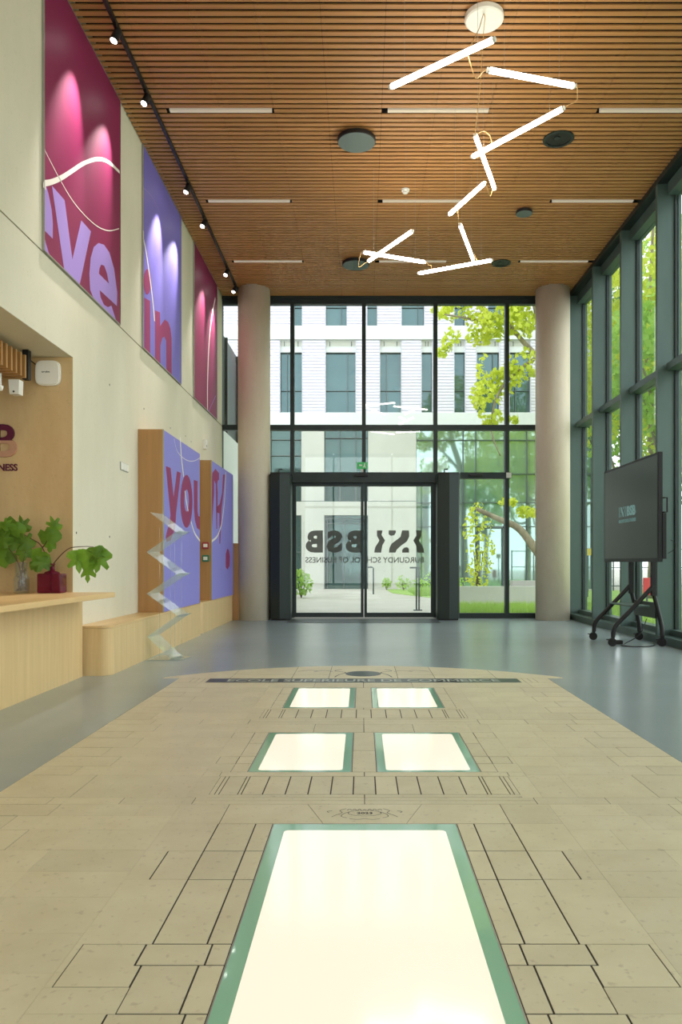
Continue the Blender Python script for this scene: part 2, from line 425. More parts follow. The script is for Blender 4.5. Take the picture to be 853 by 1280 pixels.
for pts in ([(-.25,6.62),(-.22,6.75),(-.16,6.9),(-.26,7.0),(-.2,7.1)],[(-.45,6.95),(-.36,7.02),(-.28,6.96)],[(-.6,6.97),(-.5,7.04),(-.42,7.0)]):
    ribbon(bm, spline2(pts), .01, fz, .0008); ribbon(bm, spline2([(-u,v) for u,v in pts]), .01, fz, .0008)
obj('carved_scrolls', bm, 'ink', floor)
# carved emblem with the year
bm = NB()
ribbon(bm, [(p[0],p[1]) for p in ellipse(0,3.03,.066,.034,30)]+[(.066,3.03)], .003, fz, .0006)
for s in (-1,1):
    for pts in ([(.062,3.045),(.085,3.02),(.092,2.99),(.07,2.975)],[(.075,3.085),(.1,3.06),(.09,3.035),(.115,3.005),(.13,2.985)],[(.13,3.06),(.15,3.05),(.142,3.035)],
                [(0,3.075),(.012,3.06),(.02,3.08),(.03,3.062),(.04,3.08),(.05,3.065),(.062,3.08),(.07,3.065)],[(.0,2.965),(.03,2.955),(.06,2.965)]):
        ribbon(bm, spline2([(s*u,v) for u,v in pts],4), .003, fz, .0006)
obj('carved_emblem', bm, 'ink', floor)
obj('year_lettering', text_bm('2023', .062, .024, lambda u,v,d: Vector((XC-.031+u, 3.018+v, .0004+d)), .02, .0005), 'ink', floor)

# the 280 stones that show largest are parts of their own, the remainder (behind the viewer, or slivers) one joined part
def shown(q):
    x0, x1, y0, y1 = q
    return (x1-x0)*(y1-y0)/((y0+y1)/2)**3 if (y0+y1)/2 > 1.5 else 0
STONES.sort(key=shown, reverse=True); rest = NB()
for k, (x0, x1, y0, y1) in enumerate(STONES):
    if k < 280: link_mesh('paving_stone', UNIT, floor, ((x0+x1)/2-floor.location.x, (y0+y1)/2-floor.location.y, -.0028-floor.location.z), (x1-x0, y1-y0, .0056))
    else: box(rest, x0, x1, y0, y1, -.0056, 0)
tag(obj('small_paving_stones', rest, 'stone', floor), kind='stuff')

# backlit glass panels let into the floor
def rrect(x0, x1, y0, y1, r, n=5):
    out = []
    for cx, cy, a0 in ((x1-r,y1-r,0),(x0+r,y1-r,90),(x0+r,y0+r,180),(x1-r,y0+r,270)):
        for i in range(n+1):
            t = math.radians(a0+90*i/n); out.append((cx+r*math.cos(t), cy+r*math.sin(t)))
    return out
def light_panel(x0, x1, y0, y1, bx, by, label, group=None):
    t = thing('floor_light_panel', label, 'floor light', ((x0+x1)/2,(y0+y1)/2,-.005), group)
    e = .004
    o = [(x0+e,y0+e),(x1-e,y0+e),(x1-e,y1-e),(x0+e,y1-e)]
    inn = rrect(x0+bx, x1-bx, y0+by, y1-by, .02)
    f = lambda u,v,a: Vector((u,v,a))
    obj('glass_border', prism(NB(), o, f, -.0055, -.0008, holes=[inn]), 'green_border', t)
    obj('lit_glass', prism(NB(), inn, f, -.0055, -.0008), 'lit_panel', t)
    obj('edge_bead', prism(NB(), [(x0,y0),(x1,y0),(x1,y1),(x0,y1)], f, -.0055, -.0004, holes=[o]), 'alu_edge', t)
light_panel(XC-.351, XC+.351, .9, 2.91, .05, .07, 'long backlit glass floor panel with green glass border, door-shaped, below the year emblem')
for s in (-1,1):
    a, b = sorted((XC+s*.06, XC+s*.558))
    light_panel(a, b, 3.626, 4.47, .045, .035, 'backlit square glass floor panel between the two inlaid balustrade rows', 'lower pair of lit floor panels')
    light_panel(a, b, 5.22, 6.07, .045, .035, 'backlit square glass floor panel just in front of the dark inscription strip', 'upper pair of lit floor panels')
struct(obj('trim_1', B(-1.25,1.30,12.55,13.35,.0002,.004), 'ext_dark'))

# ------------------------------------------------------------------ ceiling: slats, plenum, strip lights
ceil = struct(obj('ceiling', B(-5.3, 4.1, YB, 14.0, ZC+.14, ZC+.34), 'plenum'))
PITCH = .0837; SY0 = 6.471+.0837*.5-.0837*84*0
MODX = [-.93+.5675*k for k in range(-3, 9)]
def slat_mesh(name, skip=()):
    bm = NB(); xs = [XL+.01]+[x for x in MODX if XL+.1 < x < XR-.1]+[XR+.02]
    for a, b in zip(xs, xs[1:]):
        if any(s0 < (a+b)/2 < s1 for s0, s1 in skip): continue
        box(bm, a+.0015, b-.0015, -.0255, .0255, 0, .012)
    me = bpy.data.meshes.new(name); bm.to_mesh(me); bm.free(); me.materials.append(MATS['slat_wood']); return me
STRIPS = [(-2.03,-.955),(.27,1.335),(2.51,3.575)]
m_full = slat_mesh('ceiling_slat'); m_cut = slat_mesh('ceiling_slat_cut', [(-2.06,-.93),(.22,1.34),(2.48,3.6)])
strip_rows = [7.99,10.07,12.02]
n0 = int((YB-6.513)/PITCH); ys = [6.513+PITCH*k for k in range(n0, 87)]
ys = [y for y in ys if YB+.05 < y < FY-.12]
lights_y = [min(ys, key=lambda v: abs(v-r)) for r in strip_rows]
far_bm = NB()
for y in ys:
    if y > 5.2: link_mesh('ceiling_slat', m_cut if y in lights_y else m_full, ceil, (-ceil.location.x, y-ceil.location.y, ZC-ceil.location.z))
    elif y not in lights_y: box(far_bm, XL+.01, XR+.02, y-.0255, y+.0255, ZC, ZC+.012)
tag(obj('ceiling_slats_behind', far_bm, 'slat_wood', ceil), kind='stuff')
bm = NB()
for x in MODX:
    if XL < x < XR: box(bm, x-.02, x+.02, YB, FY-.1, ZC+.06, ZC+.14)
obj('slat_batten', bm, 'plenum', ceil)
for y in lights_y:
    for k, (a, b) in enumerate(STRIPS):
        o = obj('ceiling_strip_light', B(a, b, y-.0255, y+.0255, ZC-.001, ZC+.04), 'strip_light')
        tag(o, 'pale strip light in the slats, '+('row farthest from the facade','middle row','row nearest the facade')[lights_y.index(y)]+', '+('on the poster side','mid ceiling','on the window wall side')[k], 'ceiling light', 'recessed ceiling strip lights')
# dark head trim around the ceiling
struct(obj('trim_2', B(XR, 4.0, YB, 14.0, ZC-.07, ZC+.13), 'dark_metal'))
struct(obj('trim_3', B(XL-.1, XR-.001, FY-.11, FY+.1, ZC-.05, ZC+.13), 'dark_metal'))

# ------------------------------------------------------------------ left wall with niche
wl = struct(obj('wall_left', B(-2.95, XL, NYE, 13.62, 0, ZJ-.006), 'concrete_wall'))
obj('upper_wall', B(-2.95, XL, YB, 13.62, ZJ+.006, ZC+.13), 'concrete_wall', wl)
obj('niche_lintel', B(-2.95, XL, YB, NYE, NZ, ZJ-.006), 'concrete_wall', wl)
obj('wall_joint', B(-2.95, XL-.015, YB, 13.6, ZJ-.006, ZJ+.006), 'joint', wl)
obj('niche_end_wall', B(-5.3, XL-.0005, NYE-.004, NYE+.3, 0, NZ), 'concrete_warm_lit', wl)
obj('niche_soffit', B(-5.3, XL-.0008, YB, NYE, NZ-.003, NZ+.2), 'concrete_wall', wl)
obj('niche_back_wall', B(-5.5, -5.3, YB, NYE+.3, 0, NZ+.1), 'concrete_warm_lit', wl)
bm = NB()
for x, y in ((137,481),(180,511),(213,535),(232,545),(239,552),(95.5,666),(137,671)):
    p = PX(x, y, XL); cyl(bm, p+Vector((-.01,0,0)), p+Vector((.0012,0,0)), .011, n=10)
obj('formwork_tie_hole', bm, 'joint', wl)
struct(obj('wall_back', B(-5.5, XL-.1, YB-.2, YB, 0, ZC+.14), 'concrete_wall'))
w3 = struct(empty('added_rear_window', (.6, YB, 0)))                                       # unseen rear glazing, added so daylight reaches the floor and columns
for k in range(6): obj('mullion', B(XL-.07+k*1.285,XL+k*1.285,YB-.2,YB,0,ZC-.05), 'dark_metal', w3)
for k in range(5):
    a, b = XL+k*1.285, XL-.07+(k+1)*1.285
    for z0, z1 in ((0,.09),(3.37,3.46),(ZC-.13,ZC+.1)): obj('transom', B(a,b,YB-.15,YB,z0,z1), 'dark_metal', w3)
    obj('pane', B(a,b,YB-.09,YB-.075,.09,3.37), 'pane_glass', w3); obj('pane', B(a,b,YB-.09,YB-.075,3.46,ZC-.13), 'pane_glass', w3)

# ------------------------------------------------------------------ glass facade (window_1) with the sliding door
w1 = struct(empty('window_1', (0, FY, 0)))
MUL = [.03+1.285*k for k in (-2,-1,0,1,2,3)]
ZT = 3.42
def bar(x0,x1,z0,z1,y0=FY-.09,y1=FY+.03,name='mullion',p=None,m='dark_metal'): return obj(name, B(x0,x1,y0,y1,z0,z1), m, p or w1)
for i, x in enumerate(MUL):
    lo = 2.58 if i in (2,) else 0
    bar(x-.035, x+.035, lo, ZC-.05)
bar(XL-.1, MUL[0]-.035, 0, ZC-.05, FY-.12)                                    # corner post
edges = [(MUL[i]+.035, MUL[i+1]-.035) for i in range(5)]
for i, (a, b) in enumerate(edges):
    bar(a, b, ZT-.05, ZT+.045, name='transom')
    if i not in (1,2): bar(a, b, 0, .09, name='bottom_rail')
    bar(a, b, ZC-.13, ZC-.05, name='head_rail')
    obj('pane', B(a, b, FY-.03, FY-.015, ZT+.045, ZC-.13), 'pane_glass', w1)
    obj('pane', B(a, b, FY-.03, FY-.015, (2.58 if i in (1,2) else .09), ZT-.05), 'pane_glass', w1)
bar(2.58-.02, 2.58+.08, 2.51, 2.6, FY-.16, FY-.09, name='end_box', m='white_paint')
# sliding door
d1 = struct(empty('door_1', (.03, FY, 0)))
obj('header_beam', B(-1.66, 1.72, FY-.22, FY+.03, 2.42, 2.60), 'dark_metal', d1)
obj('side_header', B(1.75, 2.56, FY-.2, FY-.09, 2.49, 2.60), 'dark_metal', d1)
for x in (-.02, 2.02): obj('motion_sensor', B(x-.12, x+.12, FY-.27, FY-.22 if x < 1 else FY-.2, 2.52, 2.57, bev=.01), 'black', d1)
for (a, b) in ((-1.25,.025),(.035,1.30)):
    leaf = obj('door_leaf', B(a, b, FY-.12, FY-.07, .02, .10), 'dark_metal', d1)      # bottom rail carries the leaf
    obj('top_rail', B(a, b, FY-.12, FY-.07, 2.36, 2.43), 'dark_metal', leaf)
    obj('stile', B(a, a+(.05 if a > 0 else .07), FY-.12, FY-.07, .10, 2.36), 'dark_metal', leaf)
    obj('stile', B(b-(.05 if a < 0 else .07), b, FY-.12, FY-.07, .10, 2.36), 'dark_metal', leaf)
    obj('pane', B(a+.05, b-.05, FY-.1, FY-.09, .10, 2.36), 'pane_glass', leaf)
obj('threshold', B(-1.3, 1.35, FY-.2, FY+.05, 0, .012), 'alu_edge', d1)
# mirrored lettering on the glass, read from outside
DY = FY-.104
def DP(x, y): v = P(x, y, DY); return v.x, v.z
def decal(px0, px1, py0, py1, s, name, bold):
    xa, zt = DP(px0, py0); xb, zb = DP(px1, py1)
    obj(name, text_bm(s, xb-xa, zt-zb, lambda u,v,d: Vector((xb-u, DY-.0015+d, zb+v)), bold, .001), 'decal', d1)
decal(382.3,403.9,663,690.8,'B','glass_letter',.05); decal(408.5,428,663,690.8,'S','glass_letter',.05); decal(432.4,453.0,663,690.8,'B','glass_letter',.05)
decal(382,530,696.4,703.5,'BURGUNDY SCHOOL OF BUSINESS','glass_lettering',.012)
sc = 4.489
def poly_decal(pl):
    q = [DP(360+x/sc, 595+y/sc) for x, y in pl]
    obj('glass_emblem', prism(NB(), q, lambda u,v,a: Vector((u,a,v)), DY-.0015, DY-.0005), 'decal', d1)
hookA = [(500,305),(532,305),(526,330),(546,362),(530,390),(524,430),(485,430),(490,400),(514,362),(500,335)]
poly_decal(hookA); poly_decal([(1250-x, y) for x, y in hookA][::-1])
poly_decal([(566,305),(606,305),(606,318),(598,332),(580,336),(566,328)])
poly_decal([(642,305),(680,305),(682,340),(668,368),(640,388),(612,412),(604,430),(568,430),(570,405),(582,380),(606,362),(632,342)])
poly_decal([(680,430),(642,430),(642,415),(652,403),(668,399),(680,408)])
# the two dark door pods
def pod(x0, x1, xm, label):
    f = lambda u,v,a: Vector((u,v,a))
    pl = [(x0,13.13),(x0+.02,13.10),(xm,13.06),(x1-.02,13.12),(x1,13.15),(x1,13.46),(x0,13.46)]
    t = thing('door_pod', label, 'door pod', ((x0+x1)/2,13.25,0))
    obj('pod_body', prism(NB(), pl, f, .03, 2.52), 'tower_metal', t)
    obj('pod_base', prism(NB(), [(x0+.02,13.16),(x1-.02,13.16),(x1-.02,13.44),(x0+.02,13.44)], f, 0, .03), 'black', t)
    obj('pod_cap', prism(NB(), [(x0+.01,13.13),(xm,13.08),(x1-.01,13.14),(x1-.01,13.45),(x0+.01,13.45)], f, 2.52, 2.545), 'black', t)
    bm = tube(NB(), [(x0+.14,13.3,2.545),(x0+.14,13.3,2.60),(x0+.14,13.3,2.63),(x0+.2,13.3,2.63)], .012); obj('cap_hook', bm, 'black', t)
    obj('status_sensor', cyl(NB(), (x1-.006,13.2,1.3), (x1+.008,13.2,1.3), .012), 'alu_edge', t) if x0 < 0 else obj('status_sensor', cyl(NB(), (x0-.008,13.2,1.3), (x0+.006,13.2,1.3), .012), 'alu_edge', t)
pod(-1.598,-1.235,-1.42,'tall dark metal pod flanking the sliding door beside the round column near the violet panels')
pod(1.30,1.685,1.50,'tall dark metal pod flanking the sliding door next to the fixed side glazing')
ex = thing('exit_sign_reflection', 'small green plate with white running man imitating a reflected exit sign above the door header', 'exit sign', (.0,13.5,2.60))  # plate put here for the reflection of a sign behind the viewer
obj('sign_plate', B(-.095,.095,13.485,13.51,2.66,2.78,bev=.004), 'exit_green', ex)
obj('sign_foot', B(-.02,.02,13.49,13.505,2.60,2.66), 'alu_edge', ex)
bm = NB(); fx = lambda u,v,a: Vector((u,a,v))
prism(bm, ellipse(.045,2.755,.010,.010,12), fx, 13.484, 13.482); prism(bm, [(.03,2.742),(.055,2.742),(.05,2.71),(.065,2.685),(.05,2.68),(.035,2.70),(.022,2.68),(.012,2.685),(.03,2.715)], fx, 13.484, 13.482)
prism(bm, [(-.06,2.725),(-.035,2.75),(-.035,2.735),(0,2.735),(0,2.712),(-.035,2.712),(-.035,2.70)], fx, 13.484, 13.482)
obj('pictogram', bm, 'white_ink', ex)
# columns
for x, r, lab in ((-1.89,.28,'round concrete column between the violet youth panels and the door pod'),(3.33,.295,'round concrete column in the corner by the green window wall')):
    tag(obj('concrete_column', cyl(NB(), (x,13.28,0), (x,13.28,ZC+.1), r, n=48), 'concrete_column', smooth=False), lab, 'column')
for o in C.objects:
    if o.name.startswith('concrete_column'):
        for p in o.data.polygons: p.use_smooth = len(p.vertices) == 4

# ------------------------------------------------------------------ right window wall (window_2)
w2 = struct(empty('window_2', (XG, 5, 0)))
FIN = [12.08-1.3165*k for k in range(-1, 14)]
for y in FIN: obj('fin_mullion', B(XR, XG+.06, y-.03, y+.03, .10, ZC-.07), 'fin_metal', w2)
for y in FIN:
    obj('fin_edge', B(XG-.03, XG+.012, y-.06, y-.03, .10, ZC-.07), 'dark_metal', w2)
for a, b in zip(FIN[1:], FIN):
    y0, y1 = a+.03, b-.06
    obj('transom', B(XG-.14, XG+.06, y0, y1, ZT-.05, ZT+.035), 'fin_metal', w2)
    obj('head_rail', B(XG-.12, XG+.06, y0, y1, ZC-.22, ZC-.07), 'fin_metal', w2)
    obj('bottom_rail', B(XG-.10, XG+.06, y0, y1, .10, .17), 'fin_metal', w2)
    obj('pane', B(XG-.008, XG+.008, y0, y1, .17, ZT-.05), 'pane_glass', w2)
    obj('pane', B(XG-.008, XG+.008, y0, y1, ZT+.035, ZC-.22), 'pane_glass', w2)
struct(obj('baseboard_right', B(XR-.01, XG+.1, YB, FY-.1, 0, .10), 'fin_metal'))

# ------------------------------------------------------------------ posters on the upper left wall
def wallmap(X, off): return lambda u, v, a: Vector((X+off+a, u, v))
def crop(ox, oy, s, X): return lambda x, y: (lambda v: (v.y, v.z))(PX(ox+x/s, oy+y/s, X))
def poster(y0, y1, m, label):
    t = thing('wall_poster', label, 'poster', (XL, (y0+y1)/2, ZJ))
    obj('poster_sheet', B(XL+.001, XL+.018, y0+.006, y1-.006, ZJ+.01, ZC-.012), m, t)
    bm = NB()
    for a in ((y0,y0+.006,ZJ+.002,ZC-.004),(y1-.006,y1,ZJ+.002,ZC-.004),(y0+.006,y1-.006,ZJ+.002,ZJ+.01),(y0+.006,y1-.006,ZC-.012,ZC-.004)): box(bm, XL+.001, XL+.022, *a)
    obj('poster_frame', bm, 'alu_edge', t)
    return t
pf = XL+.018
def clip(pts, y0, y1, zm=ZJ+.011): return [(min(max(u, y0+.007), y1-.007), max(v, zm)) for u, v in pts]
def print_poly(name, t, pts, m, cr, lim, holes=(), a0=.0004, a1=.0012, X=pf):
    q = clip([cr(*p) for p in pts], *lim); hh = [[cr(*p) for p in h] for h in holes]
    return obj(name, prism(NB(), q, wallmap(X, 0), a0, a1, holes=hh), m, t)
def print_line(name, t, pts, ws, m, cr, lim, a=.0018, X=pf, k=6):
    q = clip(spline2([cr(*p) for p in pts], k), *lim)
    if isinstance(ws, (list,tuple)):
        n = len(q); w = [ws[min(int(i/(n-1)*(len(ws)-1)),len(ws)-2)]*(1-((i/(n-1)*(len(ws)-1))-min(int(i/(n-1)*(len(ws)-1)),len(ws)-2)))+ws[min(int(i/(n-1)*(len(ws)-1)),len(ws)-2)+1]*((i/(n-1)*(len(ws)-1))-min(int(i/(n-1)*(len(ws)-1)),len(ws)-2)) for i in range(n)]
    else: w = ws
    return obj(name, ribbon(NB(), q, w, wallmap(X, 0), a), m, t)
p1 = poster(5.95, 7.83, 'magenta', 'large magenta wall poster with lilac letters eve and a white wave')
c1 = crop(40,170,5.117,XL+.018); l1 = (5.95,7.83)
print_poly('printed_letter', p1, [(52,236),(80,290),(105,370),(125,470),(133,560),(132,657),(52,575)], 'lilac', c1, l1)
print_poly('printed_letter', p1, [(50,636),(72,648),(102,735),(113,812),(50,760)], 'lilac', c1, l1)
print_poly('printed_letter', p1, [(127,318),(208,410),(258,790),(315,540),(377,610),(305,1000),(205,905)], 'lilac', c1, l1)
print_poly('printed_letter', p1, [(543,1088),(432,985),(438,1030),(460,1080),(485,1095),(508,1085),(522,1130),(537,1215),(392,1085),(372,985),(367,880),(375,780),(395,710),(425,685),(460,695),(495,745),(525,850),(545,1000)], 'lilac', c1, l1,
           holes=[[(427,880),(432,845),(442,822),(462,830),(480,880),(492,945)]])
print_line('printed_wave', p1, [(52,305),(120,295),(190,265),(260,220),(330,175),(400,150),(450,150),(500,175),(560,232)], [.05,.042,.04,.038,.036,.036,.036,.034,.03], 'white_ink', c1, l1)
print_line('printed_line', p1, [(55,40),(160,245),(250,400),(330,500),(400,565),(450,595),(500,606),(556,592)], .009, 'white_ink', c1, l1)
p2 = poster(8.64, 10.46, 'violet', 'large violet wall poster with magenta word in')
c2 = crop(165,180,3.658,XL+.018); l2 = (8.64,10.46)
print_poly('printed_letter', p2, ellipse(70,630,17,58), 'magenta_text', c2, l2)
print_poly('printed_letter', p2, [(57,702),(83,718),(83,995),(57,972)], 'magenta_text', c2, l2)
print_poly('printed_letter', p2, [(105,760),(128,770),(129,832),(150,803),(166,815),(176,845),(181,890),(181,1085),(158,1062),(157,900),(148,880),(138,888),(130,920),(130,1040),(106,1018)], 'magenta_text', c2, l2)
print_line('printed_line', p2, [(36,372),(60,470),(80,600),(95,720),(103,810)], .035, 'white_ink', c2, l2)
print_line('printed_line', p2, [(40,190),(90,240),(130,320)], .006, 'lilac', c2, l2)
p3 = poster(11.27, 13.05, 'magenta', 'narrow-looking magenta wall poster with one pale line, nearest the glass facade')
c3 = c2; l3 = (11.27,13.05)
print_line('printed_line', p3, [(381,705),(365,790),(355,880),(348,1000),(345,1140),(346,1235)], .05, 'white_ink', c3, l3)
print_line('printed_line', p3, [(345,1235),(365,1190),(384,1150)], .012, 'lilac', c3, l3)

# ------------------------------------------------------------------ track with spot heads
tr = thing('lighting_track', 'black lighting track running under the slats above the posters', 'light track', (-2.17, 4, ZC-.03))
obj('track_rail', B(-2.185,-2.155,-2,13.3,ZC-.04,ZC-.001), 'black', tr)
for i, (px, py, aimY, aimZ, lit) in enumerate(((145,45,6.45,4.55,1),(182,125,7.2,4.55,1),(234,236,9.14,4.6,1),(254,280,9.85,4.6,1),(283.5,341,11.65,4.6,1),(293,362,12.5,4.6,1))):
    Yh = F*(ZC-.12-CH)/(VY-py); top = Vector((-2.17, Yh, ZC-.04))
    aim = Vector((XL, aimY, aimZ))
    h = thing('track_spotlight', 'black track spotlight aimed at the '+('magenta poster lettered eve','violet poster lettered in','magenta poster with one pale line')[i//2]+(', farther from facade',', nearer the facade')[i%2], 'spotlight', top, 'spotlights on the ceiling track')
    piv = top+Vector((0,0,-.075)); d = (aim-piv).normalized()
    obj('adaptor', B(-2.183,-2.157,Yh-.05,Yh+.05,ZC-.06,ZC-.04), 'black', h)
    obj('arm', cyl(NB(), top+Vector((0,0,-.015)), piv, .011, n=10), 'black', h)
    bm = NB(); cyl(bm, piv-d*.05, piv+d*.06, .034, .036, n=20); obj('lamp_head', bm, 'black', h)
    obj('lens', cyl(NB(), piv+d*.055, piv+d*.063, .029, n=20), 'lens_light', h)
    ld = bpy.data.lights.new('spot_beam', 'SPOT'); ld.energy = SPOT_W; ld.color = (1,.95,.9); ld.spot_size = math.radians(46); ld.spot_blend = .9; ld.shadow_soft_size = .02
    lo = bpy.data.objects.new('spot_beam', ld); C.objects.link(lo); lo.parent = h; lo.location = (piv+d*.07)-top
    lo.rotation_euler = d.to_track_quat('-Z','Y').to_euler()

# ------------------------------------------------------------------ pendant of nine light tubes
ZP = 4.7
def PZ(x, y, Z=ZP): Y = F*(Z-CH)/(VY-y); return Vector(((x-VX)*Y/F, Y, Z))
pend = thing('pendant_lamp', 'zigzag pendant of nine glowing white tubes under a round white ceiling plate', 'pendant lamp', (1.06,6.6,ZC))
obj('ceiling_plate', lathe(NB(), [(.155,-.0),(.168,-.012),(.168,-.05),(.155,-.062)][::-1], (1.06,6.6,ZC), 40), 'white_paint', pend, smooth=False)
segs = [((486,110),(621,48)),((608,87),(721,108)),((589,197),(707,134)),((594,168),(619,237)),((561,269),(607,228)),((575,280),(592,325)),((522,342),(617,325)),((453,315),(533,328)),((460,327),(517,288))]
ends = []
for i, (a, b) in enumerate(segs):
    dz = (0,.0,.0,.06,.0,.0,-.05,.05,-.02)[i]
    A = PZ(*a, ZP+dz); Bb = PZ(*b, ZP+dz); ends.append((A, Bb))
    d = (Bb-A).normalized(); n = Vector((-d.y, d.x, 0)); r = .017
    bm = NB(); f = lambda u,v,s_: A+d*s_+n*u+Vector((0,0,v))
    prism(bm, rrect(-r,r,-r,r,.008,3), f, .03, (Bb-A).length-.03)
    tb = obj('light_tube', bm, 'tube_light', pend)
    for s0 in (0.008, (Bb-A).length-.03):
        bm = NB(); prism(bm, rrect(-r*.9,r*.9,-r*.9,r*.9,.008,3), f, s0, s0+.022); obj('end_cap', bm, 'white_paint', tb)
    for s0 in (.15, (Bb-A).length-.15):
        q = A+d*s0; obj('suspension_wire', cyl(NB(), q+Vector((0,0,r)), (q.x,q.y,ZC+.01), .0009, n=5), 'alu_edge', tb)
def cable(p, q, sag, side=(0,0,0)):
    p = Vector(p); q = Vector(q); m = (p+q)/2+Vector((0,0,-sag))+Vector(side)
    obj('cable', tube(NB(), spline([p, (p*.7+m*.3)+Vector((0,0,.05)), m, (q*.7+m*.3), q], 6), .0035, 6), 'cable', pend)
E = ends
cable((1.06,6.55,ZC-.06), E[0][0].lerp(E[0][1],.75), -.1, (.03,.1,0)); cable(E[0][0].lerp(E[0][1],.72), E[1][0], .12); cable(E[1][1], E[2][1], .02, (.05,.0,.0))
cable((1.06,6.55,ZC-.06), E[3][0], .1); cable(E[2][0].lerp(E[2][1],.25), E[3][0], -.08); cable(E[3][1], E[4][1], .1)
cable(E[4][0].lerp(E[4][1],.25), E[5][0], .05); cable(E[5][1], E[6][1].lerp(E[6][0],.2), -.06); cable(E[6][0].lerp(E[6][1],.2), E[7][1], -.02); cable(E[7][0], E[8][0], .12, (-.08,0,0))

# ------------------------------------------------------------------ things on the ceiling
def ceil_disc(px, py, rad, th, z, name, label, group, m):
    Y = F*(z-CH)/(VY-py); x = (px-VX)*Y/F
    t = thing(name, label, 'ceiling disc', (x,Y,ZC), group)
    obj('disc_body', lathe(NB(), [(rad*.96,0),(rad,.006),(rad,th)], (x,Y,z), 40), 'black', t)
    obj('disc_face', cyl(NB(), (x,Y,z-.002), (x,Y,z+.004), rad*.965, n=40), m, t)
    obj('stem', cyl(NB(), (x,Y,z+th), (x,Y,ZC+.05), .03, n=12), 'black', t)
ceil_disc(446,178.5,.213,.045,ZC-.07,'ceiling_speaker','large dark grey round disc below the slats, beyond the first row of strip lights','large grey ceiling discs','grey_disc')
ceil_disc(445,332,.213,.045,ZC-.07,'ceiling_speaker','large dark grey round disc below the slats behind the last pendant tubes','large grey ceiling discs','grey_disc')
ceil_disc(655.5,267.5,.112,.035,ZC-.06,'ceiling_disc','small grey round disc hung below the slats beside the pendant',None,'grey_disc')
for px, py, rad, wh in ((698.5,174.5,.172,'beside the upper pendant tubes'),(627,329.5,.15,'behind the last pendant tubes')):
    Y = F*(ZC-CH-.01)/(VY-py); x = (px-VX)*Y/F
    t = thing('ceiling_downlight', 'black ring-shaped recessed fitting in the wooden slats '+wh, 'downlight', (x,Y,ZC), 'black recessed ceiling fittings')
    bm = NB(); prism(bm, ellipse(x,Y,rad,rad,40), lambda u,v,a: Vector((u,v,a)), ZC-.012, ZC+.002, holes=[ellipse(x,Y,rad*.8,rad*.8,40)]); obj('trim_ring', bm, 'dark_metal', t)
    bm = NB(); cyl(bm, (x,Y,ZC-.004), (x,Y,ZC+.01), rad*.8, n=40); obj('recess', bm, 'black', t)
    obj('inner_lamp', cyl(NB(), (x-.02,Y-.02,ZC-.01), (x-.02,Y-.02,ZC), rad*.2, n=16), 'dark_metal', t)
Y = F*(ZC-CH-.03)/(VY-240); x = (507-VX)*Y/F
t = thing('smoke_detector', 'small white smoke detector on the wooden slat ceiling', 'detector', (x,Y,ZC))
obj('detector_base', lathe(NB(), [(.05,-.02),(.055,0)], (x,Y,ZC), 24), 'white_paint', t); obj('detector_cap', lathe(NB(), [(.02,-.05),(.034,-.044),(.036,-.02)], (x,Y,ZC), 24), 'white_paint', t)

# ------------------------------------------------------------------ reception desk, benches, panel boxes
desk = thing('reception_desk', 'oak reception desk with thin overhanging top in front of the warm-lit niche', 'desk', (-2.7,4.3,0))
obj('desk_body', B(-3.1,-2.45,1.9,6.655,0,.70), 'oak', desk)
obj('desk_top', B(-3.3,-2.14,1.7,6.582,.70,.742,bev=.004), 'oak_top', desk)
def bench(y0, y1, xf, label, rad=.1):
    t = thing('wall_bench', label, 'bench', ((XL+xf)/2,(y0+y1)/2,0))
    def out(i): 
        x1 = xf-i; n = 8
        c = [(x1-rad+rad*math.sin(math.radians(90*k/n)), y0+i+rad-rad*math.cos(math.radians(90*k/n))) for k in range(n+1)]
        return [(XL+.002, y0+i)]+c+[(x1, y1),(XL+.002, y1)]
    f = lambda u,v,a: Vector((u,v,a))
    obj('bench_body', prism(NB(), out(.006), f, 0, .418), 'oak', t)
    obj('bench_top', prism(NB(), out(0), f, .421, .44), 'oak_top', t)
    return t
bench(6.69, 10.42, -2.215, 'long oak wall bench with rounded corner under the violet YOU panel')
bench(10.62, 13.12, -2.235, 'short oak wall bench with rounded corner under the violet TH panel', .1)
def panel_box(y0, y1, z1, label):
    t = thing('graphic_panel', label, 'wall panel', (-2.36,(y0+y1)/2,.44))
    obj('oak_case', B(XL+.002,-2.234,y0,y1,.441,z1), 'oak_dark', t)
    obj('violet_front', B(-2.233,-2.222,y0+.012,y1-.004,.445,z1-.008), 'violet_panel', t)
    obj('case_edge', B(-2.2335,-2.221,y0+.002,y0+.012,.441,z1), 'alu_edge', t)
    return t
XP = -2.222
b1 = panel_box(8.5, 10.40, 2.49, 'tall oak-sided violet panel painted with magenta letters YOU')
b2 = panel_box(11.22, 13.08, 2.51, 'tall oak-sided violet panel painted with dripping magenta letters TH')
cp = crop(160,520,4.92,XP); lp1 = (8.5,10.40,.45); lp2 = (11.22,13.08,.45)
def pp(t, pts, lim, holes=()): print_poly('painted_letter', t, pts, 'magenta_text', cp, lim, holes, X=XP)
pp(b1, [(233,308),(262,320),(281,500),(302,340),(325,350),(297,590),(290,690),(262,765),(236,775),(233,740),(258,640),(262,610)], lp1)
pp(b1, ellipse(360,525,37,163), lp1, [ellipse(361,520,14,68)])
pp(b1, [(405,393),(428,400),(428,585),(433,615),(446,620),(446,702),(425,690),(412,640),(406,560)], lp1)
pp(b2, [(516,400),(520,350),(538,325),(560,352),(560,390),(551,402),(549,420),(552,470),(548,695),(544,695),(541,420),(530,395),(530,480),(521,620),(517,690),(514,560)], lp2)
